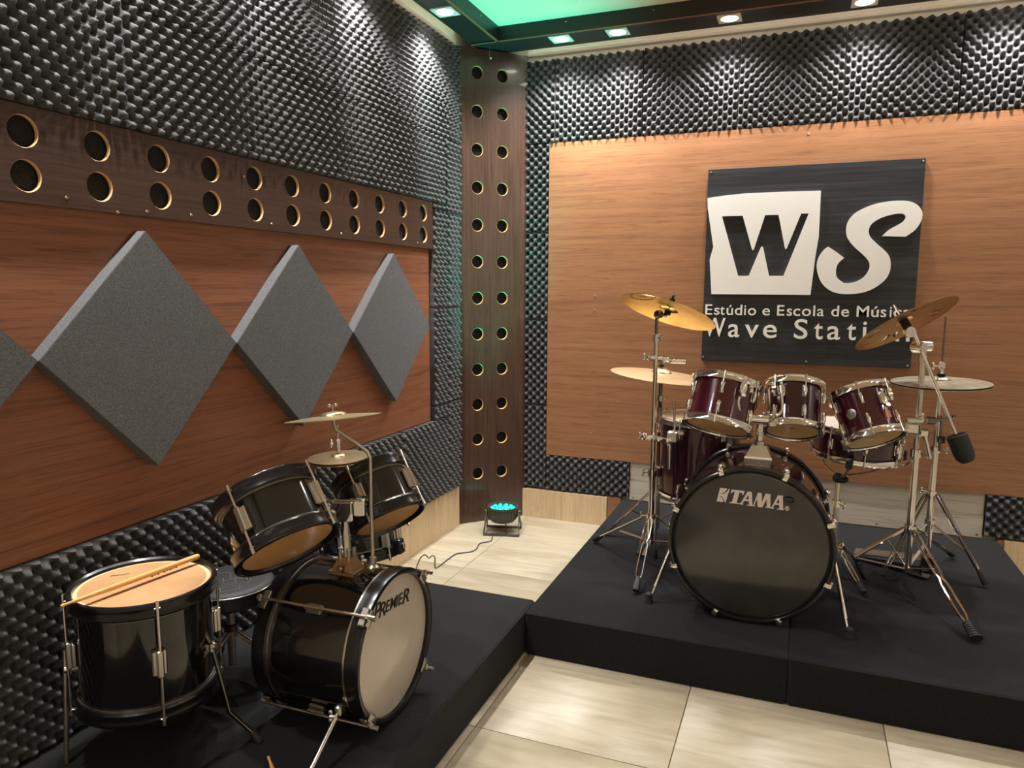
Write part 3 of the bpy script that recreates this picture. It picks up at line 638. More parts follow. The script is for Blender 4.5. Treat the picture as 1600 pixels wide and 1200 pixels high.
fh = MB().lathe([(0, -0.012), (0.262, -0.013), (0.274, -0.018), (0.277, -0.022), (0, -0.024)], 96).build('front_head', M_HEADBLK, bass1)
MB().lathe([(0, -BD + .01), (0.27, -BD + .01), (0.27, -BD + .012), (0, -BD + .012)], 64).build('rear_head', M_HEADCLR, bass1)
for i in range(8):
    a = math.radians(22.5 + 45 * i)
    for zz, sg_ in ((0.0, 1), (-BD - .02, -1)):
        mb = MB(); mb.cbox(0.012, 0.020, 0.034, T(0.296, 0, zz - sg_ * .022), 0.003); mb.cbox(0.026, 0.018, 0.005, T(0.288, 0, zz + sg_ * .003), 0.0015); mb.ball((0.301, 0, zz - sg_ * .04), .009)
        cl = mb.build('claw_hook', M_CHROME, bass1, RZ(a))
        mb = MB(); mb.cyl((0.300, 0, zz - sg_ * 0.02), (0.300, 0, zz - sg_ * 0.115), 0.0034, 8); mb.build('tension_rod', M_CHROMED, cl)
        put('lug', tama_lug(), bass1, RZ(a) @ T(R1, 0, zz - sg_ * .125 + (0.02 if sg_ < 0 else 0)))
Mbi = Mb.inverted(); hp0 = bc1 + nf * (-0.0118)
def b1p(x, y): q = Mbi @ onplane(1110 + x / 11.43, 750 + y / 11.43, hp0, nf); return (q.x, q.y)
def b1poly(nm, out, hol=(), m=None): MB().prism([b1p(*p) for p in out], -0.0122, -0.0112, [[b1p(*p) for p in h] for h in hol]).build(nm, m or M_BRANDW, fh, None, 30)
b1poly('logo_mark', [(175, 138), (302, 152), (283, 188), (240, 226), (195, 236), (188, 246), (240, 244), (300, 205), (330, 158), (348, 160), (268, 402), (258, 400), (240, 345), (205, 295), (178, 284), (172, 294), (200, 312), (228, 350), (228, 394), (110, 380)])
b1poly('letter_t', [(378, 168), (612, 197), (588, 265), (572, 262), (563, 230), (518, 223), (468, 408), (505, 412), (500, 428), (335, 408), (340, 395), (383, 398), (436, 212), (405, 207), (378, 240), (364, 237)])
b1poly('letter_a', [(665, 205), (742, 213), (750, 448), (800, 460), (796, 472), (645, 456), (648, 443), (690, 446), (687, 380), (606, 370), (573, 424), (586, 428), (582, 442), (503, 430), (508, 416), (542, 412)], [[(680, 265), (688, 345), (628, 340)]])
b1poly('letter_m', [(848, 226), (918, 235), (925, 390), (985, 243), (1075, 253), (1070, 482), (1130, 498), (1126, 514), (974, 492), (978, 478), (1008, 480), (1004, 345), (926, 488), (845, 478), (836, 335), (783, 452), (803, 458), (799, 472), (752, 464), (756, 450), (770, 440)])
b1poly('letter_a', [(1208, 272), (1296, 280), (1298, 512), (1312, 525), (1306, 540), (1190, 524), (1194, 510), (1232, 512), (1228, 448), (1150, 440), (1118, 486), (1134, 494), (1130, 512), (1079, 505), (1084, 488), (1094, 482)], [[(1225, 335), (1230, 415), (1172, 408)]])
rr = [(1370 + 42 * math.cos(2 * PI * i / 20), 508 + 40 * math.sin(2 * PI * i / 20)) for i in range(20)]; ri = [(1370 + 33 * math.cos(2 * PI * i / 20), 508 + 31 * math.sin(2 * PI * i / 20)) for i in range(20)]
b1poly('registered_mark', rr, [ri]); b1poly('registered_mark', [(1352, 485), (1380, 488), (1388, 500), (1378, 512), (1392, 534), (1380, 532), (1368, 512), (1362, 512), (1358, 530), (1346, 528)])
q = b1p(1400, 350); MB().lathe([(0.0, .0), (.010, .0015), (.013, .004), (.016, .001), (.016, -.001), (0, -.001)], 24, T(q[0], q[1], -0.0115) @ Matrix.Diagonal((1.25, .75, 1, 1))).build('port_plug', M_BLACKG, fh)
MB().cbox(0.035, 0.004, 0.008, T(-0.02, -0.289, -0.008), 0.001).build('hoop_pad', M_RUBBER, bass1)
for sx, top, foot in ((1, Vector((1.972, -1.19, 0.43)), Vector((2.036, -1.385, P1))), (-1, Vector((1.408, -1.19, 0.43)), Vector((1.325, -1.352, P1)))):
    d = (foot - top).normalized(); mb = MB(); mb.tube([top - d * .06, top + (foot - top) * .80], 0.0075, 12); mb.tube([top + (foot - top) * .78, foot - d * .035], 0.0050, 10)
    mb.v = [tuple(Mbi @ Vector(p)) for p in mb.v]; sp = mb.build('spur', M_CHROMED, bass1)
    mb = MB(); mb.lathe([(0, 0), (.016, 0), (.0165, .005), (.013, .012), (.0135, .034), (.010, .038), (0, .038)], 16, frame(foot, -d if False else (0, 0, 1), (1, 0, 0))); mb.v = [tuple(Mbi @ Vector(p)) for p in mb.v]; mb.build('rubber_foot', M_RUBBER, sp)
    mb = MB(); mb.ball(top, 0.020, None, 12, (1, 1, 1.2)); wing_nut(mb, top + Vector((sx * .028, -.012, .0)), Vector((sx, -.3, 0)), .016); mb.cbox(.03, .05, .06, T(top.x - sx * .012, top.y, top.z + .01), .006); mb.v = [tuple(Mbi @ Vector(p)) for p in mb.v]; mb.build('spur_bracket', M_CHROME, sp)

# toms of the red kit
cA = px(1120.5, 667, 2.85); cB = px(1238.2, 673.2, 2.85); cC = px(1366, 686, 2.80)
tA = drum('burgundy rack tom above the left of the bass drum', cA, (0.133, 0.387, 0.913), 0.1235, 0.180, 'tama', 6, -6, M_BURG, M_HEADTOP, M_HEADCLR, group='drums of the red kit')
tB = drum('smaller burgundy rack tom above the right of the bass drum', cB, (-0.011, 0.465, 0.885), 0.1005, 0.185, 'tama', 6, 21, M_BURGD, M_HEADTOP, M_HEADCLR, group='drums of the red kit')
tC = drum('tilted burgundy tom with a round silver badge beside the boom stand', cC, (-0.311, 0.426, 0.85), 0.1035, 0.192, 'tama', 6, 2, M_BURG, M_HEADTOP, M_HEADCLR, group='drums of the red kit')
MB().lathe([(0, 0), (.020, 0), (.020, .0015), (.017, .0025), (0, .0028)], 28, RZ(math.radians(-27)) @ T(0.1035, 0, 0.092) @ RY(PI / 2)).build('badge', M_CHROMED, tC)
for t in (tA, tB, tC): MB().lathe([(0, 0), (.009, 0), (.009, .0006), (0, .0006)], 16, T(0.04, 0.0, -0.0022)).build('head_print', M_BRASS, t)
MB().cbox(0.006, 0.030, 0.030, RZ(math.radians(42)) @ T(0.105, 0, 0.060), .002).build('red_tag', M_RED, tC)
c_ft = px(1091, 771, 3.28); ft1 = drum('deep burgundy floor tom standing behind the left cymbal stand', (c_ft.x, c_ft.y, c_ft.z), (0, 0, 1), 0.172, 0.345, 'tama', 6, -28, M_BURGD, M_HEADTOP, M_HEADCLR, name='floor_tom', group='drums of the red kit')
for a in (45, 165, 285):
    MB().tube([(0.187, 0, 0.12), (0.187, 0, -c_ft.z + P1 + 0.03)], 0.0065, 10, RZ(math.radians(a))).build('leg', M_CHROMED, ft1)
    MB().lathe([(0, 0), (.013, 0), (.013, .02), (.009, .04), (0, .04)], 12, RZ(math.radians(a)) @ T(0.187, 0, -c_ft.z + P1)).build('rubber_foot', M_RUBBER, ft1)
    MB().cbox(0.025, 0.034, 0.05, RZ(math.radians(a)) @ T(0.182, 0, 0.10), .006).build('leg_bracket', M_CHROME, ft1)
cS = px(1337, 703, 3.16); ax = Vector((0.06, -0.02, 1)).normalized()
sn1 = drum('deep burgundy snare drum on a basket stand behind the bass drum', cS - ax * 0.02, ax, 0.173, 0.125, 'tama', 8, 12, M_BURGD, M_HEADWHT, M_HEADCLR, name='snare_drum', group='drums of the red kit')
mb = MB(); mb.cbox(0.02, 0.04, 0.07, RZ(math.radians(62)) @ T(0.185, 0, 0.06), .004); mb.build('strainer', M_CHROME, sn1)
MB().tube([(0.17, 0.0, -0.004), (0.20, 0.0, 0.0), (0.225, 0, 0.025)], 0.004, 8, RZ(math.radians(70))).build('strainer_lever', M_CHROMED, sn1)

# double tom holder on the bass drum
hb = Mb @ Vector((0.012, R1, -0.215)); th = empty('tom_holder', Matrix.Translation(hb), 'chrome double tom holder rising from the bass drum', 'drum mount')
mb = MB()
def trap(z0, z1, a0, b0, a1, b1): mb.add([(-a0, -b0, z0), (a0, -b0, z0), (a0, b0, z0), (-a0, b0, z0), (-a1, -b1, z1), (a1, -b1, z1), (a1, b1, z1), (-a1, b1, z1)], [(3, 2, 1, 0), (4, 5, 6, 7), (0, 1, 5, 4), (1, 2, 6, 5), (2, 3, 7, 6), (3, 0, 4, 7)])
trap(-0.012, 0.010, 0.046, 0.040, 0.050, 0.042); trap(0.010, 0.018, 0.050, 0.042, 0.048, 0.040); trap(0.018, 0.058, 0.046, 0.038, 0.026, 0.022); mb.lathe([(0.017, .056), (.020, .058), (.020, .072), (.017, .074)], 18, None, True)
mb.build('base_plate', M_CHROMED, th)
top = px(1183, 655, depth_tb := (hb - CAM).dot(C_F) - 0.02); zt = top.z - hb.z
MB().tube([(0, 0, 0.05), (0, 0, zt)], 0.0125, 18).build('post', M_CHROME, th)
MB().lathe([(.0125, -.004), (.015, -.003), (.015, .01), (.0125, .011)], 18, T(0, 0, zt * .62), True).build('memory_ring', M_CHROMED, th)
lA = px(1150, 653, 2.80) - hb; lB = px(1206, 655, 2.80) - hb
mb = MB(); mb.tube([lA, Vector((-.02, -.01, zt)), Vector((.02, -.01, zt)), lB], [.016, .019, .019, .016], 12)
for p in (lA, lB): mb.ball(p, .021, None, 14, (1.1, 1, .95)); mb.lathe([(.0, -.02), (.02, -.018), (.02, .018), (0, .02)], 16, Matrix.Translation(p + Vector((0, 0, -.006))))
mb.build('crossbar', M_CHROME, th)
mb = MB()
for p, s in ((lA, -1), (lB, 1)):
    for k in (0, 1): wing_nut(mb, p + Vector((s * (.004 - .018 * k), -.014, .024)), (s * .2, -.5, .8), .013)
mb.build('wing_nut', M_CHROME, th)
for p, uv1, uv2, uv3 in ((lA, (1155, 645), (1154, 625), (1162, 608)), (lB, (1212, 651), (1222, 640), (1221, 615))):
    P = [p, px(*uv1, 2.755) - hb, px(*uv2, 2.75) - hb, px(*uv3, 2.75) - hb]; MB().tube(smooth(P, 4), 0.0062, 10).build('l_rod', M_CHROME, th)
def tom_bracket(tom, u, v, d, s):
    Mi = tom.matrix_world.inverted(); p = Mi @ px(u, v, d); a = math.atan2(p.y, p.x); R = math.hypot(p.x, p.y)
    mb = MB(); mb.ball((0.0, 0, 0), .016, None, 14, (.55, 1.0, 1.9)); mb.cbox(.012, .022, .035, T(-.012, 0, 0), .003); wing_nut(mb, Vector((.006, s * .026, .012)), (0, s, 0.1), .017); mb.cbox(.018, .02, .016, T(.004, 0, -.030), .003); mb.ball((.004, 0, .030), .007)
    mb.build('mount_bracket', M_CHROME, tom, RZ(a) @ T(R, 0, p.z))
for tm_, u, v in ((tA, 1162, 606), (tB, 1221, 611), (tC, 1381, 622)):
    Rt = 0.1235 if tm_ is tA else (0.1005 if tm_ is tB else .1035); d = 2.75; Mi = tm_.matrix_world.inverted()
    best = min((abs(math.hypot((Mi @ px(u, v, 2.55 + .005 * k)).x, (Mi @ px(u, v, 2.55 + .005 * k)).y) - Rt - .020), 2.55 + .005 * k) for k in range(70)); tom_bracket(tm_, u, v, best[1], 1 if tm_ is not tB else -1)

# ------------------------------------------------------------------ left crash stand (front)
def vx(u, v, y): return on(u, v, 1, y).x
yL = -0.985; xL = vx(1021, 680, yL); bL = Vector((xL, yL, P1)); L1 = empty('cymbal_stand', T(*bL), 'chrome cymbal stand holding the bright gold crash left of the bass drum', 'cymbal stand', 'stands of the red kit')
zz = lambda u, v, y: on(u, v, 1, y).z
pole(L1, bL, [(xL, yL, zz(1016, 850, yL)), (xL, yL, zz(1016, 740, yL))], 0.0135, M_CHROME, 'lower_tube')
pole(L1, bL, [(xL, yL, zz(1016, 745, yL)), (xL, yL, zz(1028, 530, yL))], 0.0095, M_CHROME, 'upper_tube')
pole(L1, bL, [(xL, yL, zz(1028, 532, yL)), (xL, yL, zz(1030, 500, yL))], 0.0075, M_GUN, 'top_rod')
collar(L1, bL, (xL, yL, zz(1014, 738, yL)), 0.019, 0.032, M_CHROME, 'height_clamp', (-1, -.4, .1)); collar(L1, bL, (xL, yL, zz(1028, 528, yL)), 0.0145, 0.034, M_CHROME, 'height_clamp', (.6, -.6, 0))
collar(L1, bL, (xL, yL, zz(1016, 806, yL)), 0.021, 0.020, M_CHROME, 'leg_collar', (-1, -.3, .05))
collar(L1, bL, (xL, yL, zz(1016, 845, yL)), 0.018, 0.012, M_CHROMED, 'brace_collar')
nC1 = Vector((0.242, 0.301, 0.922)).normalized(); dC = (Vector((xL, yL, 1.3)) - CAM).dot(C_F); cC1 = px(1045, 483.5, dC)
tz = Vector((xL, yL, zz(1030, 500, yL))); tk = cC1 + nC1 * 0.012
mb = MB(); mb.tube([tz, tz + Vector((.004, -.004, .022)), cC1 - nC1 * 0.028], .0085, 10); mb.lathe([(0, -.012), (.016, -.012), (.018, -.006), (.018, .006), (.016, .012), (0, .012)], 16, frame(tz + Vector((.008, -.008, .024)), (.85, -.5, .1), (0, 0, 1))); shift(mb, bL).build('tilter', M_GUN, L1)
mb = MB(); mb.tube([cC1 - nC1 * .03, cC1 + nC1 * .085], .0034, 8); shift(mb, bL).build('top_screw', M_CHROME, L1)
mb = MB(); M_ = frame(cC1, nC1, (1, 0, 0)); mb.lathe([(0, -.022), (.014, -.022), (.014, -.006), (0, -.006)], 16, M_); mb.lathe([(0, .036), (.013, .036), (.013, .048), (0, .048)], 16, M_); wing_nut(mb, cC1 + nC1 * .056, nC1, .012); shift(mb, bL).build('felt_washer', M_FELT, L1)
fl, ff = Vector((0.952, -0.776, P1)), Vector((1.262, -1.300, P1)); hubL = Vector((xL, yL, zz(1016, 806, yL)))
leg_bar(L1, bL, hubL + Vector((-.02, .01, 0)), fl + Vector((0, 0, .008)), M_CHROMED, 0.020, 0.008, flen=.055, fr=.015)
leg_double(L1, bL, hubL + Vector((0, -.022, -.004)), ff + Vector((0, 0, .006)), M_CHROME, 0.013, 0.0036, 0.40, flen=.055, foot_r=.013)
leg_bar(L1, bL, hubL + Vector((.02, .012, 0)), Vector((1.50, -0.885, P1 + .006)), M_CHROMED, 0.020, 0.008)
for f in (fl, ff, Vector((1.50, -.885, P1))):
    mb = MB(); a = hubL + (f - hubL) * .52; bar_flat(mb, a, Vector((xL, yL, zz(1016, 845, yL))), 0.014, 0.004); shift(mb, bL).build('brace', M_CHROMED, L1)
# accessory clamps on this stand
def clamp(root, b, y, x, ua, va, ub, vb, h, d, nm='accessory_clamp'):
    a, c = px(ua, va, d), px(ub, vb, d); mb = MB(); bar_flat(mb, a, c, h, .024); mb.ball(a, h * .5); 
    for t in (.18, .5, .82): p = a + (c - a) * t - C_F * .014; mb.lathe([(0, -.006), (h * .36, -.006), (h * .36, .006), (0, .008)], 12, frame(p, -C_F, (1, 0, 0)))
    wing_nut(mb, a - (c - a).normalized() * .016, (a - c), .012); return shift(mb, b).build(nm, M_CHROME, root)
dcl = (Vector((xL, yL, 1.0)) - CAM).dot(C_F)
clamp(L1, bL, yL, xL, 1014, 558, 1046, 561, .026, dcl); clamp(L1, bL, yL, xL, 1046, 563, 1072, 564, .024, dcl)
cl2 = clamp(L1, bL, yL, xL, 1007, 682, 1052, 690, .032, dcl)
mb = MB(); p = px(1051, 682, dcl); mb.cbox(.045, .04, .05, Matrix.Translation(p), .006); mb.cbox(.05, .03, .02, Matrix.Translation(px(1060, 676, dcl)), .004); shift(mb, bL).build('clamp_block', M_CHROMED, cl2)
mb = MB(); mb.tube(smooth([px(1053, 627, dcl), px(1054, 665, dcl), px(1051, 690, dcl)], 3), .0055, 10); mb.tube(smooth([px(1040, 691, dcl), px(1046, 697, dcl), px(1046, 733, dcl)], 4), .0085, 10); shift(mb, bL).build('clamp_rod', M_CHROME, cl2)
cr1, hz1 = cymbal('bright gold crash cymbal tilted at the left of the sign', cC1 - nC1 * 0.014, nC1, 0.2037, M_GOLD, group='cymbals of the red kit')
Mi = cr1.matrix_world.inverted()
def on_cym(root, hzf, R, u, v, d0, under=True):
    # point of the photo -> local point just off the cymbal plate
    Mi = root.matrix_world.inverted(); n = (root.matrix_world.to_3x3() @ Vector((0, 0, 1))).normalized(); p0 = root.matrix_world.translation
    for k in range(3):
        q = Mi @ onplane(u, v, p0, n); r = math.hypot(q.x, q.y); p0 = root.matrix_world @ Vector((0, 0, hzf(min(r, R)) - (.0017 if under else -.0017)))
    return Vector((q.x, q.y, hzf(min(math.hypot(q.x, q.y), R)) - (.0017 if under else -.0017)))
ov = [on_cym(cr1, hz1, .2037, 1004.5 + 19.5 * math.cos(2 * PI * i / 28), 463.5 + 5.0 * math.sin(2 * PI * i / 28) + 0.06 * 19.5 * math.cos(2 * PI * i / 28), 3) for i in range(28)]
MB().tube(ov, .0013, 4, None, True).build('oval_logo', M_INK, cr1)
MB().tube([on_cym(cr1, hz1, .2037, 996 + i * 1.7, 463.0 + .1 * i + (1.1 if i % 2 else -1.1), 3) for i in range(10)], .0009, 4).build('logo_script', M_INK, cr1)

# ------------------------------------------------------------------ ride stand (behind)
yR = -0.60; xR = vx(1027, 780, yR); bR = Vector((xR, yR, P1)); L2 = empty('cymbal_stand', T(*bR), 'chrome cymbal stand behind the floor tom holding the pale ride', 'cymbal stand', 'stands of the red kit')
zR = zz(1035, 588, yR); pole(L2, bR, [(xR, yR, P1 + .05), (xR, yR, zz(1027, 745, yR))], .015, M_CHROMED, 'lower_tube'); pole(L2, bR, [(xR, yR, zz(1027, 750, yR)), (xR, yR, zR - .03)], .0095, M_GUN, 'upper_tube'); pole(L2, bR, [(xR, yR, zR - .03), (xR, yR, zR + .075)], .004, M_GUN, 'top_screw')
for v in (622, 640, 656): collar(L2, bR, (xR, yR, zz(1030, v, yR)), .016, .026, M_CHROMED, 'height_clamp', (1, -.5, 0))
collar(L2, bR, (xR, yR, zz(1027, 758, yR)), .021, .02, M_CHROME, 'leg_collar', (-.7, -.7, 0)); hub2 = Vector((xR, yR, zz(1027, 758, yR)))
for f in (Vector((0.975, -0.655, P1 + .005)), Vector((1.19, -0.895, P1 + .005)), Vector((1.40, -.42, P1 + .005))):
    leg_double(L2, bR, hub2 + (f - hub2) * .06, f, M_CHROME, .011, .0048, .42, flen=.05)
    mb = MB(); bar_flat(mb, hub2 + (f - hub2) * .5, Vector((xR, yR, P1 + .09)), .014, .004); shift(mb, bR).build('brace', M_GUN, L2)
mb = MB(); mb.lathe([(0, -.012), (.012, -.012), (.012, .0), (0, .0)], 14, T(xR, yR, zR + .012)); mb.lathe([(0, 0), (.012, 0), (.012, .012), (0, .012)], 14, T(xR, yR, zR + .045)); shift(mb, bR).build('felt_washer', M_FELT, L2)
cymbal('pale bronze ride cymbal low behind the left cymbal stand', (xR, yR, zR), (0.105, 0.005, 0.994), 0.241, M_PALEBR, group='cymbals of the red kit')

# ------------------------------------------------------------------ right boom stand
yB = -0.72; xB = vx(1430, 720, yB); bB = Vector((xB, yB, P1)); S1 = empty('cymbal_stand', T(*bB), 'chrome boom stand with black counterweight holding the brown cymbal with slots', 'cymbal stand', 'stands of the red kit')
zp = zz(1437, 546, yB)
pole(S1, bB, [(xB, yB, P1 + .035), (xB, yB, zz(1429, 712, yB))], .0150, M_CHROME, 'lower_tube'); pole(S1, bB, [(xB, yB, zz(1429, 712, yB)), (xB, yB, zp)], .0112, M_CHROMED, 'upper_tube')
collar(S1, bB, (xB, yB, zz(1430, 708, yB)), .021, .036, M_CHROME, 'height_clamp', (1, -.4, 0)); collar(S1, bB, (xB, yB, zz(1436, 560, yB)), .016, .03, M_CHROMED, 'sleeve')
dB = (Vector((xB, yB, 1.1)) - CAM).dot(C_F) - .035
pv = px(1437, 543, dB); mb = MB(); mb.lathe([(0, -.028), (.021, -.028), (.023, -.024), (.023, .016), (.021, .02), (0, .02)], 20, frame(pv, (.75, -.65, 0.05), (0, 0, 1))); mb.lathe([(0, -.02), (.02, -.02), (.021, -.016), (.021, .02), (0, .024)], 18, frame(px(1446, 541, dB + .02), C_R, (0, 0, 1))); shift(mb, bB).build('boom_pivot', M_CHROMED, S1)
b0, b1 = px(1428, 519, dB - .01), px(1496, 684, dB - .04); shift(MB().tube([b0, b1], .0068, 12), bB).build('boom_arm', M_CHROME, S1)
dd = (b1 - b0).normalized(); shift(MB().lathe([(0, 0), (.034, 0), (.038, .004), (.038, .075), (.034, .098), (.022, .113), (0, .118)], 24, frame(b1 - dd * .012, dd, (1, 0, 0))), bB).build('counterweight', M_RUBBER, S1)
nC3 = Vector((-0.476, 0.297, 0.828)).normalized(); cC3 = px(1413.5, 504, dB + .0)
tl = px(1421, 519, dB - .012); mb = MB(); mb.lathe([(0, -.014), (.021, -.014), (.022, -.01), (.022, .01), (.021, .014), (0, .014)], 18, frame(tl, (.35, -.93, .1), (0, 0, 1))); mb.tube([b0, tl], .009, 10); mb.tube([tl, cC3 - nC3 * .02], .0065, 10); shift(mb, bB).build('tilter', M_CHROMED, S1)
mb = MB(); mb.tube([cC3 - nC3 * .03, cC3 + nC3 * .085], .0036, 8); shift(mb, bB).build('top_screw', M_CHROME, S1)
mb = MB(); mb.lathe([(0, -.022), (.017, -.022), (.017, .012), (0, .012)], 16, frame(cC3, nC3, (1, 0, 0))); mb.lathe([(0, .022), (.014, .022), (.014, .034), (0, .034)], 16, frame(cC3, nC3, (1, 0, 0))); shift(mb, bB).build('felt_washer', M_FELT, S1)
cr3, hz3 = cymbal('brown bronze crash cymbal with cut slots in front of the sign', cC3 - nC3 * .008, nC3, 0.2045, M_BRONZE, holes=8, group='cymbals of the red kit')
hubB = Vector((xB, yB, zz(1424, 826, yB))); shift(MB().lathe([(.015, -.014), (.024, -.014), (.026, 0), (.024, .014), (.015, .014)], 18, Matrix.Translation(hubB), True), bB).build('leg_collar', M_CHROME, S1)
f1, f2, f3 = Vector((2.443, -1.262, P1 + .004)), Vector((2.125, -0.775, P1 + .006)), Vector((2.52, -0.36, P1 + .006))
leg_double(S1, bB, hubB + Vector((.008, -.024, 0)), f1, M_CHROME, .0125, .0050, .56, ridged=True, flen=.075, foot_r=.0165)
kl = px(1334, 871, (f2 - CAM).dot(C_F) - .03)
mb = MB(); bar_flat(mb, hubB + Vector((-.02, 0, 0)), kl, .020, .012); shift(mb, bB).build('leg', M_CHROME, S1)
mb = MB(); fd_ = px(1351, 904, (f2 - CAM).dot(C_F)); mb.tube([kl, px(1342, 888, (f2 - CAM).dot(C_F) - .01)], .004, 8); mb.tube([px(1340, 882, (f2 - CAM).dot(C_F) - .01), px(1352, 903, (f2 - CAM).dot(C_F) - .01)], [.009, .014], 8); shift(mb, bB).build('rubber_foot', M_RUBBER, S1)
leg_double(S1, bB, hubB + Vector((.012, .02, 0)), f3, M_CHROME, .011, .0048, .5)
for f in (f1, kl, f3):
    mb = MB(); bar_flat(mb, hubB + (f - hubB) * .40, Vector((xB, yB, P1 + .05)), .013, .004); shift(mb, bB).build('brace', M_CHROMED, S1)
mb = MB(); bar_flat(mb, kl, Vector((xB, yB, P1 + .045)), .016, .006); shift(mb, bB).build('base_bar', M_CHROME, S1)
# arm that carries the tilted tom
dT = (Vector((xB, yB, .9)) - CAM).dot(C_F)
mb = MB(); mb.cbox(.075, .05, .045, Matrix.Translation(px(1420, 668, dT - .04)), .006); mb.cbox(.06, .05, .02, Matrix.Translation(px(1428, 656, dT - .03)), .004); mb.cbox(.035, .05, .03, Matrix.Translation(px(1443, 676, dT - .03)), .004); wing_nut(mb, px(1440, 652, dT - .05), C_R, .014); wing_nut(mb, px(1436, 681, dT - .06), -C_F, .014)
shift(mb, bB).build('tom_clamp', M_CHROME, S1)
mb = MB(); mb.tube(smooth([px(1383, 634, 2.72), px(1388, 655, 2.73), px(1396, 666, 2.75), px(1412, 667, dT - .12), px(1420, 668, dT - .04)], 4), .0065, 10); shift(mb, bB).build('l_rod', M_CHROMED, S1)
shift(MB().tube([px(1446, 682, dT - .05), px(1454, 717, dT - .06)], .0095, 12), bB).build('spare_rod', M_CHROME, S1)

# ------------------------------------------------------------------ hi-hat of the red kit
yH = -0.60; xH = vx(1463, 680, yH); bH = Vector((xH, yH, P1)); H1 = empty('hi_hat_stand', T(*bH), 'chrome hi-hat stand with pedal at the right of the red kit', 'hi-hat stand', 'stands of the red kit')
zH = zz(1468, 596, yH)
pole(H1, bH, [(xH, yH, P1 + .06), (xH, yH, zz(1459, 705, yH))], .0145, M_CHROME, 'lower_tube'); pole(H1, bH, [(xH, yH, zz(1459, 705, yH)), (xH, yH, zH - .03)], .0105, M_CHROMED, 'upper_tube'); pole(H1, bH, [(xH, yH, zH - .04), (xH, yH, zz(1470, 495, yH))], .0038, M_GUN, 'pull_rod')
collar(H1, bH, (xH, yH, zz(1460, 702, yH)), .020, .03, M_CHROME, 'height_clamp', (1, -.3, 0)); collar(H1, bH, (xH, yH, zz(1456, 770, yH)), .021, .022, M_CHROME, 'leg_collar', (-1, -.2, .2))
mb = MB(); mb.lathe([(0, 0), (.014, 0), (.016, .004), (.016, .012), (0, .012)], 16, T(xH, yH, zH + .022)); shift(mb, bH).build('felt_washer', M_FELT, H1)
mb = MB(); mb.lathe([(0, 0), (.012, 0), (.010, .012), (.010, .022), (.014, .026), (.014, .046), (.010, .05), (0, .05)], 16, T(xH, yH, zH + .034)); wing_nut(mb, Vector((xH - .03, yH - .012, zH + .066)), (-1, -.2, 0), .013); mb.tube([(xH, yH, zH + .066), (xH - .025, yH - .01, zH + .066)], .004, 8); shift(mb, bH).build('clutch', M_CHROME, H1)
cymbal('upper hammered hi-hat cymbal of the red kit', (xH, yH, zH - .004), (-0.022, -0.03, 1), 0.1865, M_GREYBR, sag=.05, group='cymbals of the red kit')
cymbal('lower hi-hat cymbal just under the hammered one', (xH, yH, zH - .012), (0.022, 0.03, -1), 0.1855, M_GREYBR, sag=.05, group='cymbals of the red kit')
hubH = Vector((xH, yH, zz(1456, 772, yH))); fr_, fl_ = Vector((2.585, -0.695, P1 + .005)), Vector((2.196, -0.755, P1 + .005))
leg_double(H1, bH, hubH + Vector((.02, -.01, 0)), fr_, M_GUN, .010, .0060, .52, flen=.055, foot_r=.015); leg_double(H1, bH, hubH + Vector((-.02, -.01, 0)), fl_, M_GUN, .010, .0055, .5, flen=.05, foot_r=.014)
zb = zz(1458, 815, yH)
collar(H1, bH, (xH, yH, zb), .020, .02, M_CHROME, 'brace_collar')
for f, h in ((fr_, .62), (fl_, .62)):
    mb = MB(); bar_flat(mb, hubH + (f - hubH) * h, Vector((xH, yH, zb)), .015, .004); shift(mb, bH).build('brace', M_CHROMED, H1)
mb = MB(); mb.cbox(.05, .06, .08, T(xH, yH - .01, P1 + .045), .006); shift(mb, bH).build('pedal_frame', M_GUN, H1)
pA, pB = on(1335, 861, 2, P1 + .03), on(1440, 872, 2, P1 + .05); mb = MB(); bar_flat(mb, pA, pB, .075, .008, (0, 0, 1)); pd = shift(mb, bH).build('pedal_board', M_CHROMED, H1)
mb = MB(); bar_flat(mb, on(1345, 872, 2, P1 + .012), on(1425, 893, 2, P1 + .012), .03, .008); bar_flat(mb, on(1420, 893, 2, P1 + .012), on(1452, 902, 2, P1 + .012), .05, .008); shift(mb, bH).build('base_plate', M_GUN, H1)
# accessory arm on the hi-hat stand
dH = (Vector((xH, yH, .9)) - CAM).dot(C_F)
mb = MB(); mb.cbox(.04, .03, .03, Matrix.Translation(px(1455, 657, dH - .03)), .005); mb.tube([px(1450, 657, dH - .03), px(1490, 655, dH - .03)], .007, 10); wing_nut(mb, px(1490, 651, dH - .03), C_U, .012); shift(mb, bH).build('side_clamp', M_GUN, H1)
shift(MB().tube([px(1472, 600 + 50, dH - .03), px(1468, 705, dH - .03)], .006, 10).cbox(.03, .025, .03, Matrix.Translation(px(1471, 687, dH - .03)), .004), bH).build('side_rod', M_GUN, H1)

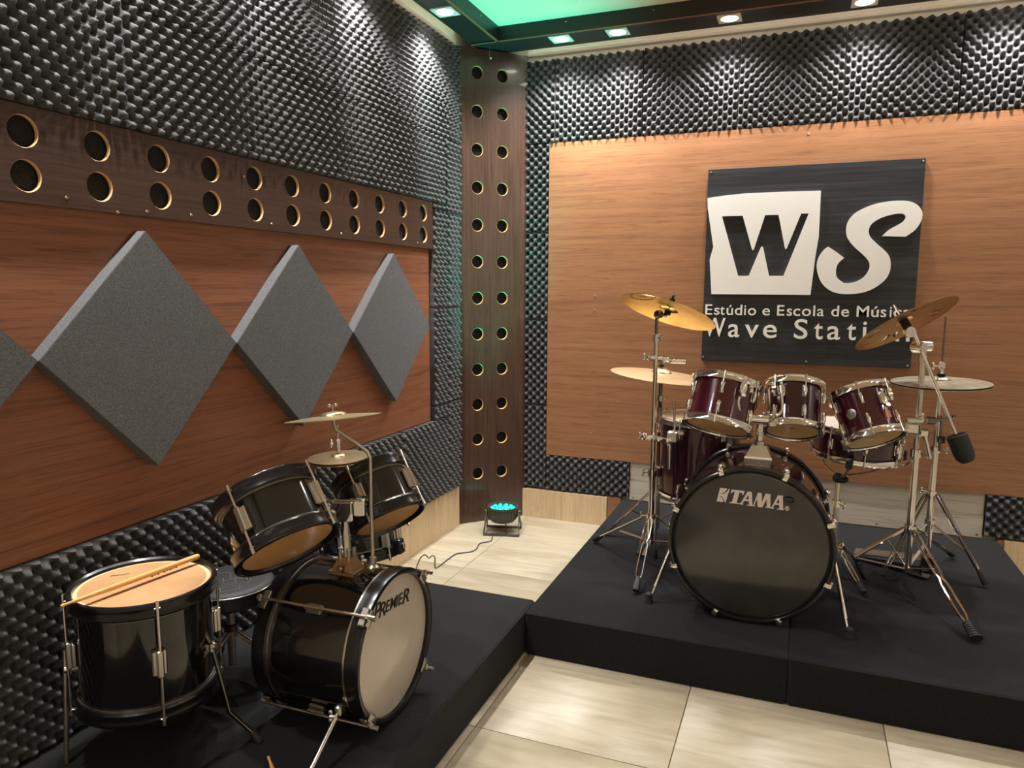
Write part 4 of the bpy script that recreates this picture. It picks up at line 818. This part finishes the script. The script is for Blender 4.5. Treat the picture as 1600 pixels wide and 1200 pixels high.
# ------------------------------------------------------------------ snare stand of the red kit
bs = Vector((px(1306, 800, 3.1).x, px(1306, 800, 3.1).y, P1)); SS = empty('snare_stand', T(*bs), 'chrome basket stand under the burgundy snare', 'drum stand', 'stands of the red kit')
zS = cS.z - .11
pole(SS, bs, [(bs.x, bs.y, P1 + .05), (bs.x, bs.y, zS)], .011, M_CHROMED, 'pole'); collar(SS, bs, (bs.x, bs.y, zS - .10), .018, .03, M_CHROME, 'height_clamp', (.7, -.7, 0))
mb = MB(); mb.ball((bs.x, bs.y, zS + .01), .022); mb.cbox(.06, .04, .03, T(bs.x + .01, bs.y, zS + .005), .01); shift(mb, bs).build('tilter', M_RUBBER, SS)
for i, a in enumerate((-100, 20, 140)):
    e = cS + Vector((math.cos(math.radians(a)) * .192, math.sin(math.radians(a)) * .192, -.040)); st = Vector((bs.x, bs.y, zS + .02)); md = st + (e - st) * .5 + Vector((0, 0, -.02))
    mb = MB(); mb.tube(smooth([st, md, e], 4), .005, 8); ar = shift(mb, bs).build('basket_arm', M_CHROME, SS)
    mb = MB(); mb.cbox(.028, .028, .045, Matrix.Translation(e + Vector((math.cos(math.radians(a)) * .012, math.sin(math.radians(a)) * .012, .02))), .006); shift(mb, bs).build('rubber_grip', M_RUBBER, ar)
hS = Vector((bs.x, bs.y, P1 + .16))
for a in (-60, 60, 180): leg_double(SS, bs, hS, (bs.x + .22 * math.cos(math.radians(a)), bs.y + .22 * math.sin(math.radians(a)), P1 + .005), M_CHROMED, .008, .004, .5, flen=.045)

# ------------------------------------------------------------------ black kit
P2 = PLZ - 0.001
# floor tom
cF = Vector((0.262, -2.735, 0.612)); HF = 0.287; RF = 0.162
ft2 = drum('black floor tom with a tan head and a stick lying across it', (cF.x, cF.y, cF.z - HF), (0, 0, 1), RF, HF, 'prem', 4, 8, M_BLACKG, M_HEADTAN, M_HEADTAN, name='floor_tom', group='drums of the black kit')
scribble(ft2, HF + 0.0024, 1, -0.085, -0.055, 0.045, math.radians(84))
Mf = ft2.matrix_world.inverted()
def fl_pts(P): return [Mf @ Vector(p) for p in P]
footR = Vector((0.520, -2.626, P2)); br = cF + Vector((0.93, 0.30, 0)).normalized() * (RF + .012); br.z = 0.445
MB().tube(fl_pts([br + Vector((-.03, -.01, .07)), br, Vector((0.455, -2.660, 0.255)), Vector((0.512, -2.630, P2 + .02))]), .0062, 10).build('leg', M_GUN, ft2)
MB().tube(fl_pts([Vector((0.505, -2.634, P2 + .03)), footR + Vector((0, 0, .002))]), [.008, .0125], 10).build('rubber_foot', M_RUBBER, ft2)
brl = px(106, 1055, 1.80); ll = [Vector((brl.x, brl.y, on(108, 1020, 1, brl.y).z)), Vector((brl.x, brl.y, P2 + .002))]
brl = Vector((0.125, -2.850, 0.40)); ll = [Vector((0.118, -2.858, 0.46)), Vector((0.128, -2.885, P2 + .002))]
MB().tube(fl_pts(ll), .0062, 10).build('leg', M_STEELW, ft2)
tb = cF + Vector((-.6, .8, 0)).normalized() * (RF + .012); MB().tube(fl_pts([(tb.x, tb.y, .5), (tb.x, tb.y, .28), (tb.x - .03, tb.y + .04, P2 + .002)]), .0062, 10).build('leg', M_GUN, ft2)
for p in (br, Vector((0.128, -2.856, 0.41)), Vector((tb.x, tb.y, .44))):
    d = (p - Vector((cF.x, cF.y, p.z))).normalized(); mb = MB(); q = Mf @ p; mb.cyl(Mf @ (p - d * .02), Mf @ (p + d * .012), .010, 12); mb.cbox(.022, .016, .028, Matrix.Translation(q), .004); wing_nut(mb, Mf @ (p + d.cross(Vector((0, 0, 1))) * .028), Mf.to_3x3() @ d.cross(Vector((0, 0, 1))), .012); mb.build('leg_bracket', M_CHROMED, ft2)
# rack toms
c2a = px(450.5, 854.5, 1.95); n2a = Vector((-0.602, 0.223, 0.767))
t2a = drum('larger black rack tom tilted above the black floor tom side', c2a, n2a, 0.131, 0.163, 'prem', 4, -32, M_BLACKG, M_HEADTOP, M_HEADAMB, group='drums of the black kit')
c2b = px(607, 811.5, 2.25); n2b = Vector((-0.574, 0.246, 0.781))
t2b = drum('smaller black rack tom tilted beside the thin cymbal rod', c2b, n2b, 0.108, 0.158, 'prem', 4, -24, M_BLACKG, M_HEADTOP, M_HEADAMB, group='drums of the black kit')
scribble(t2a, -0.0025, -1, 0.09, 0.02, 0.036, math.radians(95)); scribble(t2b, -0.0025, -1, 0.075, -0.015, 0.036, math.radians(95))
# bass drum
bc2 = Vector((0.807, -2.375, P2 + 0.2145)); n2 = Vector((1, 0.02, 0)).normalized(); D2 = 0.335; Mb2 = frame(bc2, n2, (0, 1, 0)); Mb2i = Mb2.inverted(); R2 = 0.201
bass2 = empty('bass_drum', Mb2, 'black bass drum with a white front head and dark lettering', 'drum', 'drums of the black kit')
MB().lathe([(R2, -D2 + .01), (R2, -.02), (R2 - .007, -.02), (R2 - .007, -D2 + .01)], 88, None, True).build('shell', M_BLACKG, bass2)
def hp2(z, s): return [(0.200, z - s * .044), (0.209, z - s * .044), (0.2125, z - s * .040), (0.2115, z - s * .022), (0.2135, z - s * .004), (0.2120, z), (0.2040, z + s * .001), (0.1965, z - s * .004), (0.1965, z - s * .016), (0.200, z - s * .018)]
for z, s, nm in ((0, 1, 'front_hoop'), (-D2, -1, 'rear_hoop')):
    h = MB().lathe(hp2(z, s), 88, None, True).build(nm, M_BLACKH, bass2)
    MB().lathe([(.2015, z - s * .050), (.2085, z - s * .050), (.2085, z - s * .0445), (.2015, z - s * .0445)], 88, None, True).build('trim_ring', M_CHROMED, h)
fh2 = MB().lathe([(0, -.0125), (.19, -.013), (.2, -.016), (.2, -.018), (0, -.018)], 88).build('front_head', M_HEADWHT, bass2)
MB().lathe([(0, -D2 + .013), (.2, -D2 + .013), (.2, -D2 + .011), (0, -D2 + .011)], 64).build('rear_head', M_HEADTAN, bass2)
lm = MB().cbox(.014, .026, .050, T(R2 + .007, 0, 0), .004).cbox(.012, .014, .054, T(R2 + .019, 0, 0), .003).mesh('lug', M_STEELW)
rm = MB().tube([(R2 + .0235, 0, -D2 / 2 - .012), (R2 + .0235, 0, D2 / 2 + .022)], .0042, 8).cyl((R2 + .0235, 0, D2 / 2 + .004), (R2 + .0235, 0, D2 / 2 + .026), .0062, 8).mesh('tension_rod', M_STEELW)
hmh = MB(); hmh.cbox(.008, .050, .022, T(.2165, 0, -.012), .003); hmh.cbox(.016, .018, .014, T(.221, 0, .004), .003); hmh.cbox(.024, .044, .004, T(.2055, 0, .003), .0015); hkm = hmh.mesh('claw_hook', M_STEELW)
for a in (43, 137, 223, 317):
    l = put('lug', lm, bass2, RZ(math.radians(a)) @ T(0, 0, -D2 / 2)); put('tension_rod', rm, l)
    put('claw_hook', hkm, bass2, RZ(math.radians(a))); put('claw_hook', hkm, bass2, RZ(math.radians(a)) @ T(0, 0, -D2) @ RX(PI))
hp2p = bc2 - n2 * .0122
def b2p(u, v): q_ = Mb2i @ onplane(u, v, hp2p, n2); return Vector((q_.x, q_.y))
o_, e_ = b2p(584.0, 968.5), b2p(643, 935); xd = (e_ - o_); wd = xd.length; xd.normalize(); yd = Vector((-xd.y, xd.x))
adv = 0.0
for ch, wdt, hgt, dy in (('P', .17, 1.28, -.16), ('R', .17, 1.08, -.12), ('E', .125, .86, .06), ('M', .18, .88, .05), ('I', .06, .88, .05), ('E', .125, .88, .05), ('R', .19, 1.10, -.08)):
    me = textmesh(ch, .0006, 0.22, 0.012); setmat(me, M_INK); vx_ = [v.co.x for v in me.vertices]; mn, mx = min(vx_), max(vx_); sc_ = wd * wdt / (mx - mn); hh = .036 * hgt / caph
    for v in me.vertices:
        p = o_ + xd * (adv * wd + (v.co.x - mn) * sc_) + yd * (v.co.y * hh + dy * .03); v.co = Vector((p.x, p.y, -.0120 + v.co.z))
    put('letter', me, fh2); adv += wdt * (.72 if ch == 'P' else .93)
sp0, sp1 = px(531, 1108, 1.93), on(468, 1240, 2, P2 + .004); mb = MB(); mb.tube([sp0 + (sp0 - sp1) * .06, sp1], .0062, 12); mb.v = [tuple(Mb2i @ Vector(p)) for p in mb.v]; sp = mb.build('spur', M_CHROME, bass2)
mb = MB(); mb.cbox(.022, .03, .03, Matrix.Translation(sp0), .005); wing_nut(mb, px(519, 1120, 1.91), -C_R, .013); mb.v = [tuple(Mb2i @ Vector(p)) for p in mb.v]; mb.build('spur_bracket', M_CHROMED, sp)
s0, s1 = Vector((0.70, -2.215, .30)), Vector((0.76, -2.10, P2 + .004)); mb = MB(); mb.tube([s0, s1], .0062, 10); mb.v = [tuple(Mb2i @ Vector(p)) for p in mb.v]; mb.build('spur', M_CHROME, bass2)
# tom holder
hb2 = Mb2 @ Vector((0, R2, -0.145)); hb2 = Vector((0.652, bc2.y - .012, hb2.z)); th2 = empty('tom_holder', Matrix.Translation(hb2), 'brassy double tom holder on top of the black bass drum', 'drum mount')
mb = MB(); trap(-.008, .004, .042, .034, .042, .034); trap(.004, .042, .036, .028, .020, .016); mb.lathe([(0, -.005), (.008, -.005), (.010, 0), (.008, .005), (0, .005)], 12, T(-.004, -.036, .014) @ RX(PI / 2)); mb.build('base_plate', M_BRASS, th2)
mb = MB()
for x, y in ((-.014, -.014), (.014, -.014), (.014, .012)): mb.cyl((x, y, .03), (x, y, .066), .006, 10)
mb.build('base_bolt', M_STEELW, th2)
pt = px(536, 797, (hb2 - CAM).dot(C_F) - .01) - hb2
MB().tube([(0, 0, .03), (pt.x * .6, pt.y * .6, pt.z - .02)], .0115, 14).build('post', M_CHROMED, th2)
mb = MB(); Mk = Matrix.Translation(pt) @ RZ(.38) ; mb.cbox(.062, .045, .062, Mk, .005); mb.cbox(.03, .05, .050, Mk @ T(.050, .0, .012), .004); mb.cbox(.022, .05, .05, Mk @ T(-.042, 0, -.004), .004); mb.build('clamp_block', M_CHROME, th2)
mb = MB(); mb.tube([pt + Vector((-.05, -.03, .028)), pt + Vector((.06, .0, .034))], .004, 8); wing_nut(mb, pt + Vector((-.03, -.04, -.045)), (0, -1, 0), .012); mb.build('clamp_bolt', M_STEELW, th2)
for c, n, R in ((c2a, n2a, .131), (c2b, n2b, .108)):
    tgt = c + n * .08 - hb2; dv = (tgt - pt); tp = pt + dv * ((dv.length - R - .004) / dv.length); MB().tube([pt, tp], .010, 12).build('arm', M_CHROME, th2)
# small cymbal on a bent rod
dr = 2.075; rd0 = px(583, 886, dr); n5 = (C_U * .985 - C_R * .09 + C_F * -.02); ray5 = ray_dir(521, 655).normalized(); n5 = (n5 - ray5 * n5.dot(ray5)).normalized() - ray5 * .035; n5.normalize()
c5 = px(521.5, 655.5, dr); cs5 = empty('cymbal_rod', Matrix.Translation(rd0), 'thin bent chrome rod rising from the black bass drum', 'cymbal arm')
P = [rd0 + Vector((0, 0, -.02)), px(580, 800, dr), px(578.5, 716, dr), px(574, 706, dr), px(526, 671, dr), px(522.5, 664, dr), c5 - n5 * .002]
mb = MB(); mb.tube([p - rd0 for p in P], .0052, 10); mb.build('rod', M_STEELW, cs5)
mb = MB(); mb.tube([c5 - rd0 - n5 * .004, c5 - rd0 + n5 * .042], .0030, 8); wing_nut(mb, c5 - rd0 + n5 * .036, n5, .011); mb.build('wing_nut', M_STEELW, cs5)
mb = MB(); mb.lathe([(0, -.004), (.017, -.004), (.017, .002), (.010, .008), (.010, .03), (0, .03)], 14); wing_nut(mb, Vector((-.022, -.012, .02)), (-1, -.5, 0), .012); mb.build('rod_socket', M_STEELW, cs5)
cymbal('small brassy cymbal seen edge-on over the black kit', c5 + n5 * .004, n5, 0.1345, M_OLDBR, sag=.05, bell=.28, group='cymbals of the black kit')
# hi-hat behind the black kit
d6 = 2.62; c6 = px(529, 714.5, d6); b6 = Vector((c6.x, c6.y, P2)); H2 = empty('hi_hat_stand', T(*b6), 'thin hi-hat stand behind the black rack toms', 'hi-hat stand', 'stands of the black kit')
pole(H2, b6, [(b6.x, b6.y, P2 + .04), (b6.x, b6.y, c6.z - .02)], .010, M_GUN, 'tube'); pole(H2, b6, [(b6.x, b6.y, c6.z - .03), (b6.x, b6.y, zz(527, 664, c6.y))], .0032, M_CHROMED, 'pull_rod')
mb = MB(); mb.lathe([(0, 0), (.007, 0), (.007, .012), (.010, .014), (.010, .040), (.007, .044), (0, .044)], 14, T(b6.x, b6.y, c6.z + .022)); wing_nut(mb, Vector((b6.x - .02, b6.y - .008, c6.z + .05)), (-1, -.3, 0), .010); shift(mb, b6).build('clutch', M_CHROMED, H2)
shift(MB().lathe([(0, 0), (.030, 0), (.026, .016), (.014, .02), (0, .02)], 18, T(b6.x, b6.y, c6.z - .045)), b6).build('cymbal_seat', M_RUBBER, H2)
for a in (10, 130, 250): leg_bar(H2, b6, (b6.x, b6.y, P2 + .16), (b6.x + .19 * math.cos(math.radians(a)), b6.y + .19 * math.sin(math.radians(a)), P2 + .003), M_CHROMED, .014, .006)
cymbal('small upper hi-hat cymbal above the black rack toms', c6, (-0.03, -0.02, 1), 0.1095, M_OLDBR, sag=.05, bell=.24, group='cymbals of the black kit')
cymbal('small lower hi-hat cymbal above the black rack toms', c6 - Vector((0, 0, .008)), (0.03, 0.02, -1), 0.1090, M_OLDBR, sag=.05, bell=.24, group='cymbals of the black kit')
# snare behind
cs2 = px(562, 868, 2.50); sn2 = drum('black snare drum half hidden under the smaller black rack tom', cs2, (-0.20, 0.10, 0.97), 0.130, 0.12, 'prem', 6, -20, M_BLACKG, M_HEADTAN, M_HEADTAN, name='snare_drum', group='drums of the black kit')
MB().cbox(.030, .038, .050, RZ(math.radians(62)) @ T(.148, 0, .018), .004).build('strainer', M_BLACKH, sn2); MB().cbox(.008, .014, .02, RZ(math.radians(62)) @ T(.166, 0, .018), .002).build('strainer_lever', M_CHROME, sn2)
b7 = Vector((cs2.x, cs2.y, P2)); SS2 = empty('snare_stand', T(*b7), 'low chrome stand under the black snare', 'drum stand', 'stands of the black kit'); pole(SS2, b7, [(b7.x, b7.y, P2 + .03), (b7.x, b7.y, cs2.z - .06)], .010, M_GUN, 'pole')
for a in (0, 120, 240):
    e = cs2 + Vector((.14 * math.cos(math.radians(a)), .14 * math.sin(math.radians(a)), -.02 - .0 * a)); mb = MB(); mb.tube([(b7.x, b7.y, cs2.z - .07), ((b7.x + e.x) / 2, (b7.y + e.y) / 2, cs2.z - .055), e + Vector((0, 0, -.012))], .0045, 8); shift(mb, b7).build('basket_arm', M_CHROMED, SS2)
    leg_bar(SS2, b7, (b7.x, b7.y, P2 + .14), (b7.x + .17 * math.cos(math.radians(a + 60)), b7.y + .17 * math.sin(math.radians(a + 60)), P2 + .003), M_CHROMED, .014, .006)
# throne
ct = px(357, 905, 2.225); bt = Vector((ct.x, ct.y, P2)); ths = empty('drum_throne', T(*bt), 'round black padded stool between the black floor tom and bass drum', 'stool')
zs_ = ct.z - P2; seat = MB().lathe([(0, zs_), (.11, zs_ + .001), (.128, zs_ - .004), (.134, zs_ - .012), (.134, zs_ - .048), (.126, zs_ - .056), (0, zs_ - .056)], 56).build('seat', M_VINYL, ths)
MB().tube([(.1335 * math.cos(2 * PI * i / 56), .1335 * math.sin(2 * PI * i / 56), zs_ - .010) for i in range(56)], .0026, 6, None, True).build('piping', M_GUN, seat)
lines = [[(335, 893), (347, 896), (352, 894), (362, 896)], [(349, 903), (349, 912), (368, 910), (368, 902)], [(342, 908), (385, 903), (392, 905), (388, 909), (345, 916)], [(343, 920), (375, 914), (374, 920), (345, 925), (343, 918)], [(360, 897), (360, 904), (380, 902)]]
mb = MB()
for ln in lines: mb.tube([on(u, v, 2, ct.z + .0008) - bt for u, v in ln], .0009, 4)
mb.build('line_print', M_GREYINK, seat)
MB().tube([(0, 0, .06), (0, 0, zs_ - .05)], .0125, 14).build('post', M_CHROMED, ths); MB().lathe([(.0125, 0), (.02, .002), (.02, .02), (.0125, .022)], 16, T(0, 0, .17), True).build('collar', M_GUN, ths)
for a in (-95, 25, 145):
    f = bt + Vector((.20 * math.cos(math.radians(a)), .20 * math.sin(math.radians(a)), .006)); leg_double(ths, bt, bt + Vector((0, 0, .18)), f, M_CHROMED, .008, .0042, .45, ridged=True, flen=.055, foot_r=.012)
# bass pedal
bp = Vector((0.385, -2.372, P2)); pdl = empty('bass_pedal', T(*bp), 'small steel bass pedal behind the black bass drum', 'pedal')
mb = MB(); bar_flat(mb, (-.05, 0, .014), (.07, 0, .035), .07, .006); mb.build('foot_board', M_CHROMED, pdl)
MB().box(-.06, .075, -.03, .03, 0.0, .008).build('base_plate', M_GUN, pdl); mb = MB(); mb.tube([(.06, -.05, .008), (.06, -.05, .16), (.06, .05, .16), (.06, .05, .008)], .006, 8); mb.build('frame', M_CHROMED, pdl); mb = MB(); mb.tube([(.06, 0, .16), (.055, 0, .25)], .004, 8); mb.ball((.055, 0, .26), .014); mb.build('beater', M_FELT, pdl)
# sticks
def stick(a, b_, label):
    a, b_ = Vector(a), Vector(b_); l = (b_ - a).length; M = frame(a, (0, 0, 1), b_ - a); dz = b_ - a; M = frame(a, dz, (0, 0, 1)); M = M @ RY(0)
    o = empty('drumstick', M @ RY(-PI / 2), label, 'drumstick', 'wooden drumsticks'); r = .0075
    MB().lathe([(0, 0), (.0030, .001), (.0042, .006), (.0038, .012), (.0030, .016), (.0046, .04), (r, .13), (r, l - .006), (r * .7, l - .001), (0, l)], 16, RY(PI / 2)).build('shaft', M_STICK, o)
    mb = MB()
    for i in range(9):
        if i != 3: mb.cbox(.006, .0012, .004 if i % 2 else .006, T(l * .62 + i * .009, 0, r + .0001), .0003)
    mb.build('ink_print', M_INK, o); return o
stick(on(94, 947.5, 2, .6335), on(311, 868.5, 2, .6335), 'pale wooden drumstick lying across the black floor tom')
stick(on(419, 1182, 2, P2 + .008), on(447, 1262, 2, P2 + .008), 'wooden drumstick on the carpet at the bottom edge, mostly out of view')

# ------------------------------------------------------------------ floor light and its cable
pc = Vector((0.292, -0.330, 0.0)); xr = Vector((C_R.x, C_R.y, 0)).normalized(); Mp = frame(pc, (0, 0, 1), xr) @ RZ(math.radians(-6)); par = empty('par_light', Mp, 'black round stage floor light glowing green under the corner panel', 'stage light')
MB().lathe([(0, .060), (.050, .060), (.066, .066), (.078, .078), (.083, .090), (.083, .136), (.088, .139), (.088, .152), (.081, .152), (.079, .139), (0, .139)], 40).build('housing', M_PARBODY, par)
lz = MB().lathe([(0, .006), (.007, .005), (.0115, .0), (.0115, -.002), (0, -.002)], 14).mesh('lens', M_PARLED)
for r, n in ((0, 1), (.032, 6), (.060, 11)):
    for i in range(n): put('lens', lz, par, T(r * math.cos(2 * PI * i / n + .2), r * math.sin(2 * PI * i / n + .2), .1405))
for i in range(20):
    pass
mb = MB()
for i in range(24): mb.cbox(.004, .006, .046, RZ(2 * PI * i / 24) @ T(.0835, 0, .112), .001)
mb.build('cooling_fins', M_PARBODY, par)
for s in (-1, 1):
    mb = MB(); bar_flat(mb, (s * .091, 0, .118), (s * .100, -.075, .004), .028, .005, (1, 0, 0)); bar_flat(mb, (s * .091, 0, .118), (s * .100, .075, .004), .028, .005, (1, 0, 0)); mb.lathe([(0, 0), (.010, 0), (.010, .012), (0, .012)], 14, T(s * .090, 0, .118) @ RY(s * PI / 2)); mb.build('bracket_side', M_PARBODY, par)
for y in (-.075, .075): MB().box(-.100, .100, y - .014, y + .014, 0.0005, .006).build('bracket_foot', M_PARBODY, par)
pl = bpy.data.lights.new('par_beam', 'SPOT'); pl.energy = PAR_W; pl.color = (0.0, 1.0, 0.80); pl.spot_size = math.radians(38); pl.spot_blend = 1.0; pl.shadow_soft_size = 0.06
po = bpy.data.objects.new('par_beam', pl); COL.objects.link(po); po.parent = par; po.matrix_local = T(0, 0, .158) @ RX(PI)
cb_ = [(790, 815, .06), (791, 828, .02), (788, 835, .004), (778, 837, .004), (770, 836, .004), (767, 845, .004), (750, 849, .004), (745, 857, .004), (736, 862, .004), (714, 865, .004), (700, 874, .004), (687, 884, .004), (680, 887, .005)]
cz_ = [on(u, v, 2, z) for u, v, z in cb_]; e0 = cz_[-1]
lp = [e0, px(679.5, 871, (e0 - CAM).dot(C_F)), px(675, 868.5, (e0 - CAM).dot(C_F)), px(670, 872, (e0 - CAM).dot(C_F)), px(664.5, 867, (e0 - CAM).dot(C_F)), px(657, 872, (e0 - CAM).dot(C_F)), px(651, 886, (e0 - CAM).dot(C_F)), on(645, 900, 2, .006)]
cbo = MB().tube(smooth(cz_ + lp[1:], 5), .0032, 7).build('power_cable', M_CABLE); tag(cbo, 'thin dark cable trailing from the green floor light across the tiles', 'cable')
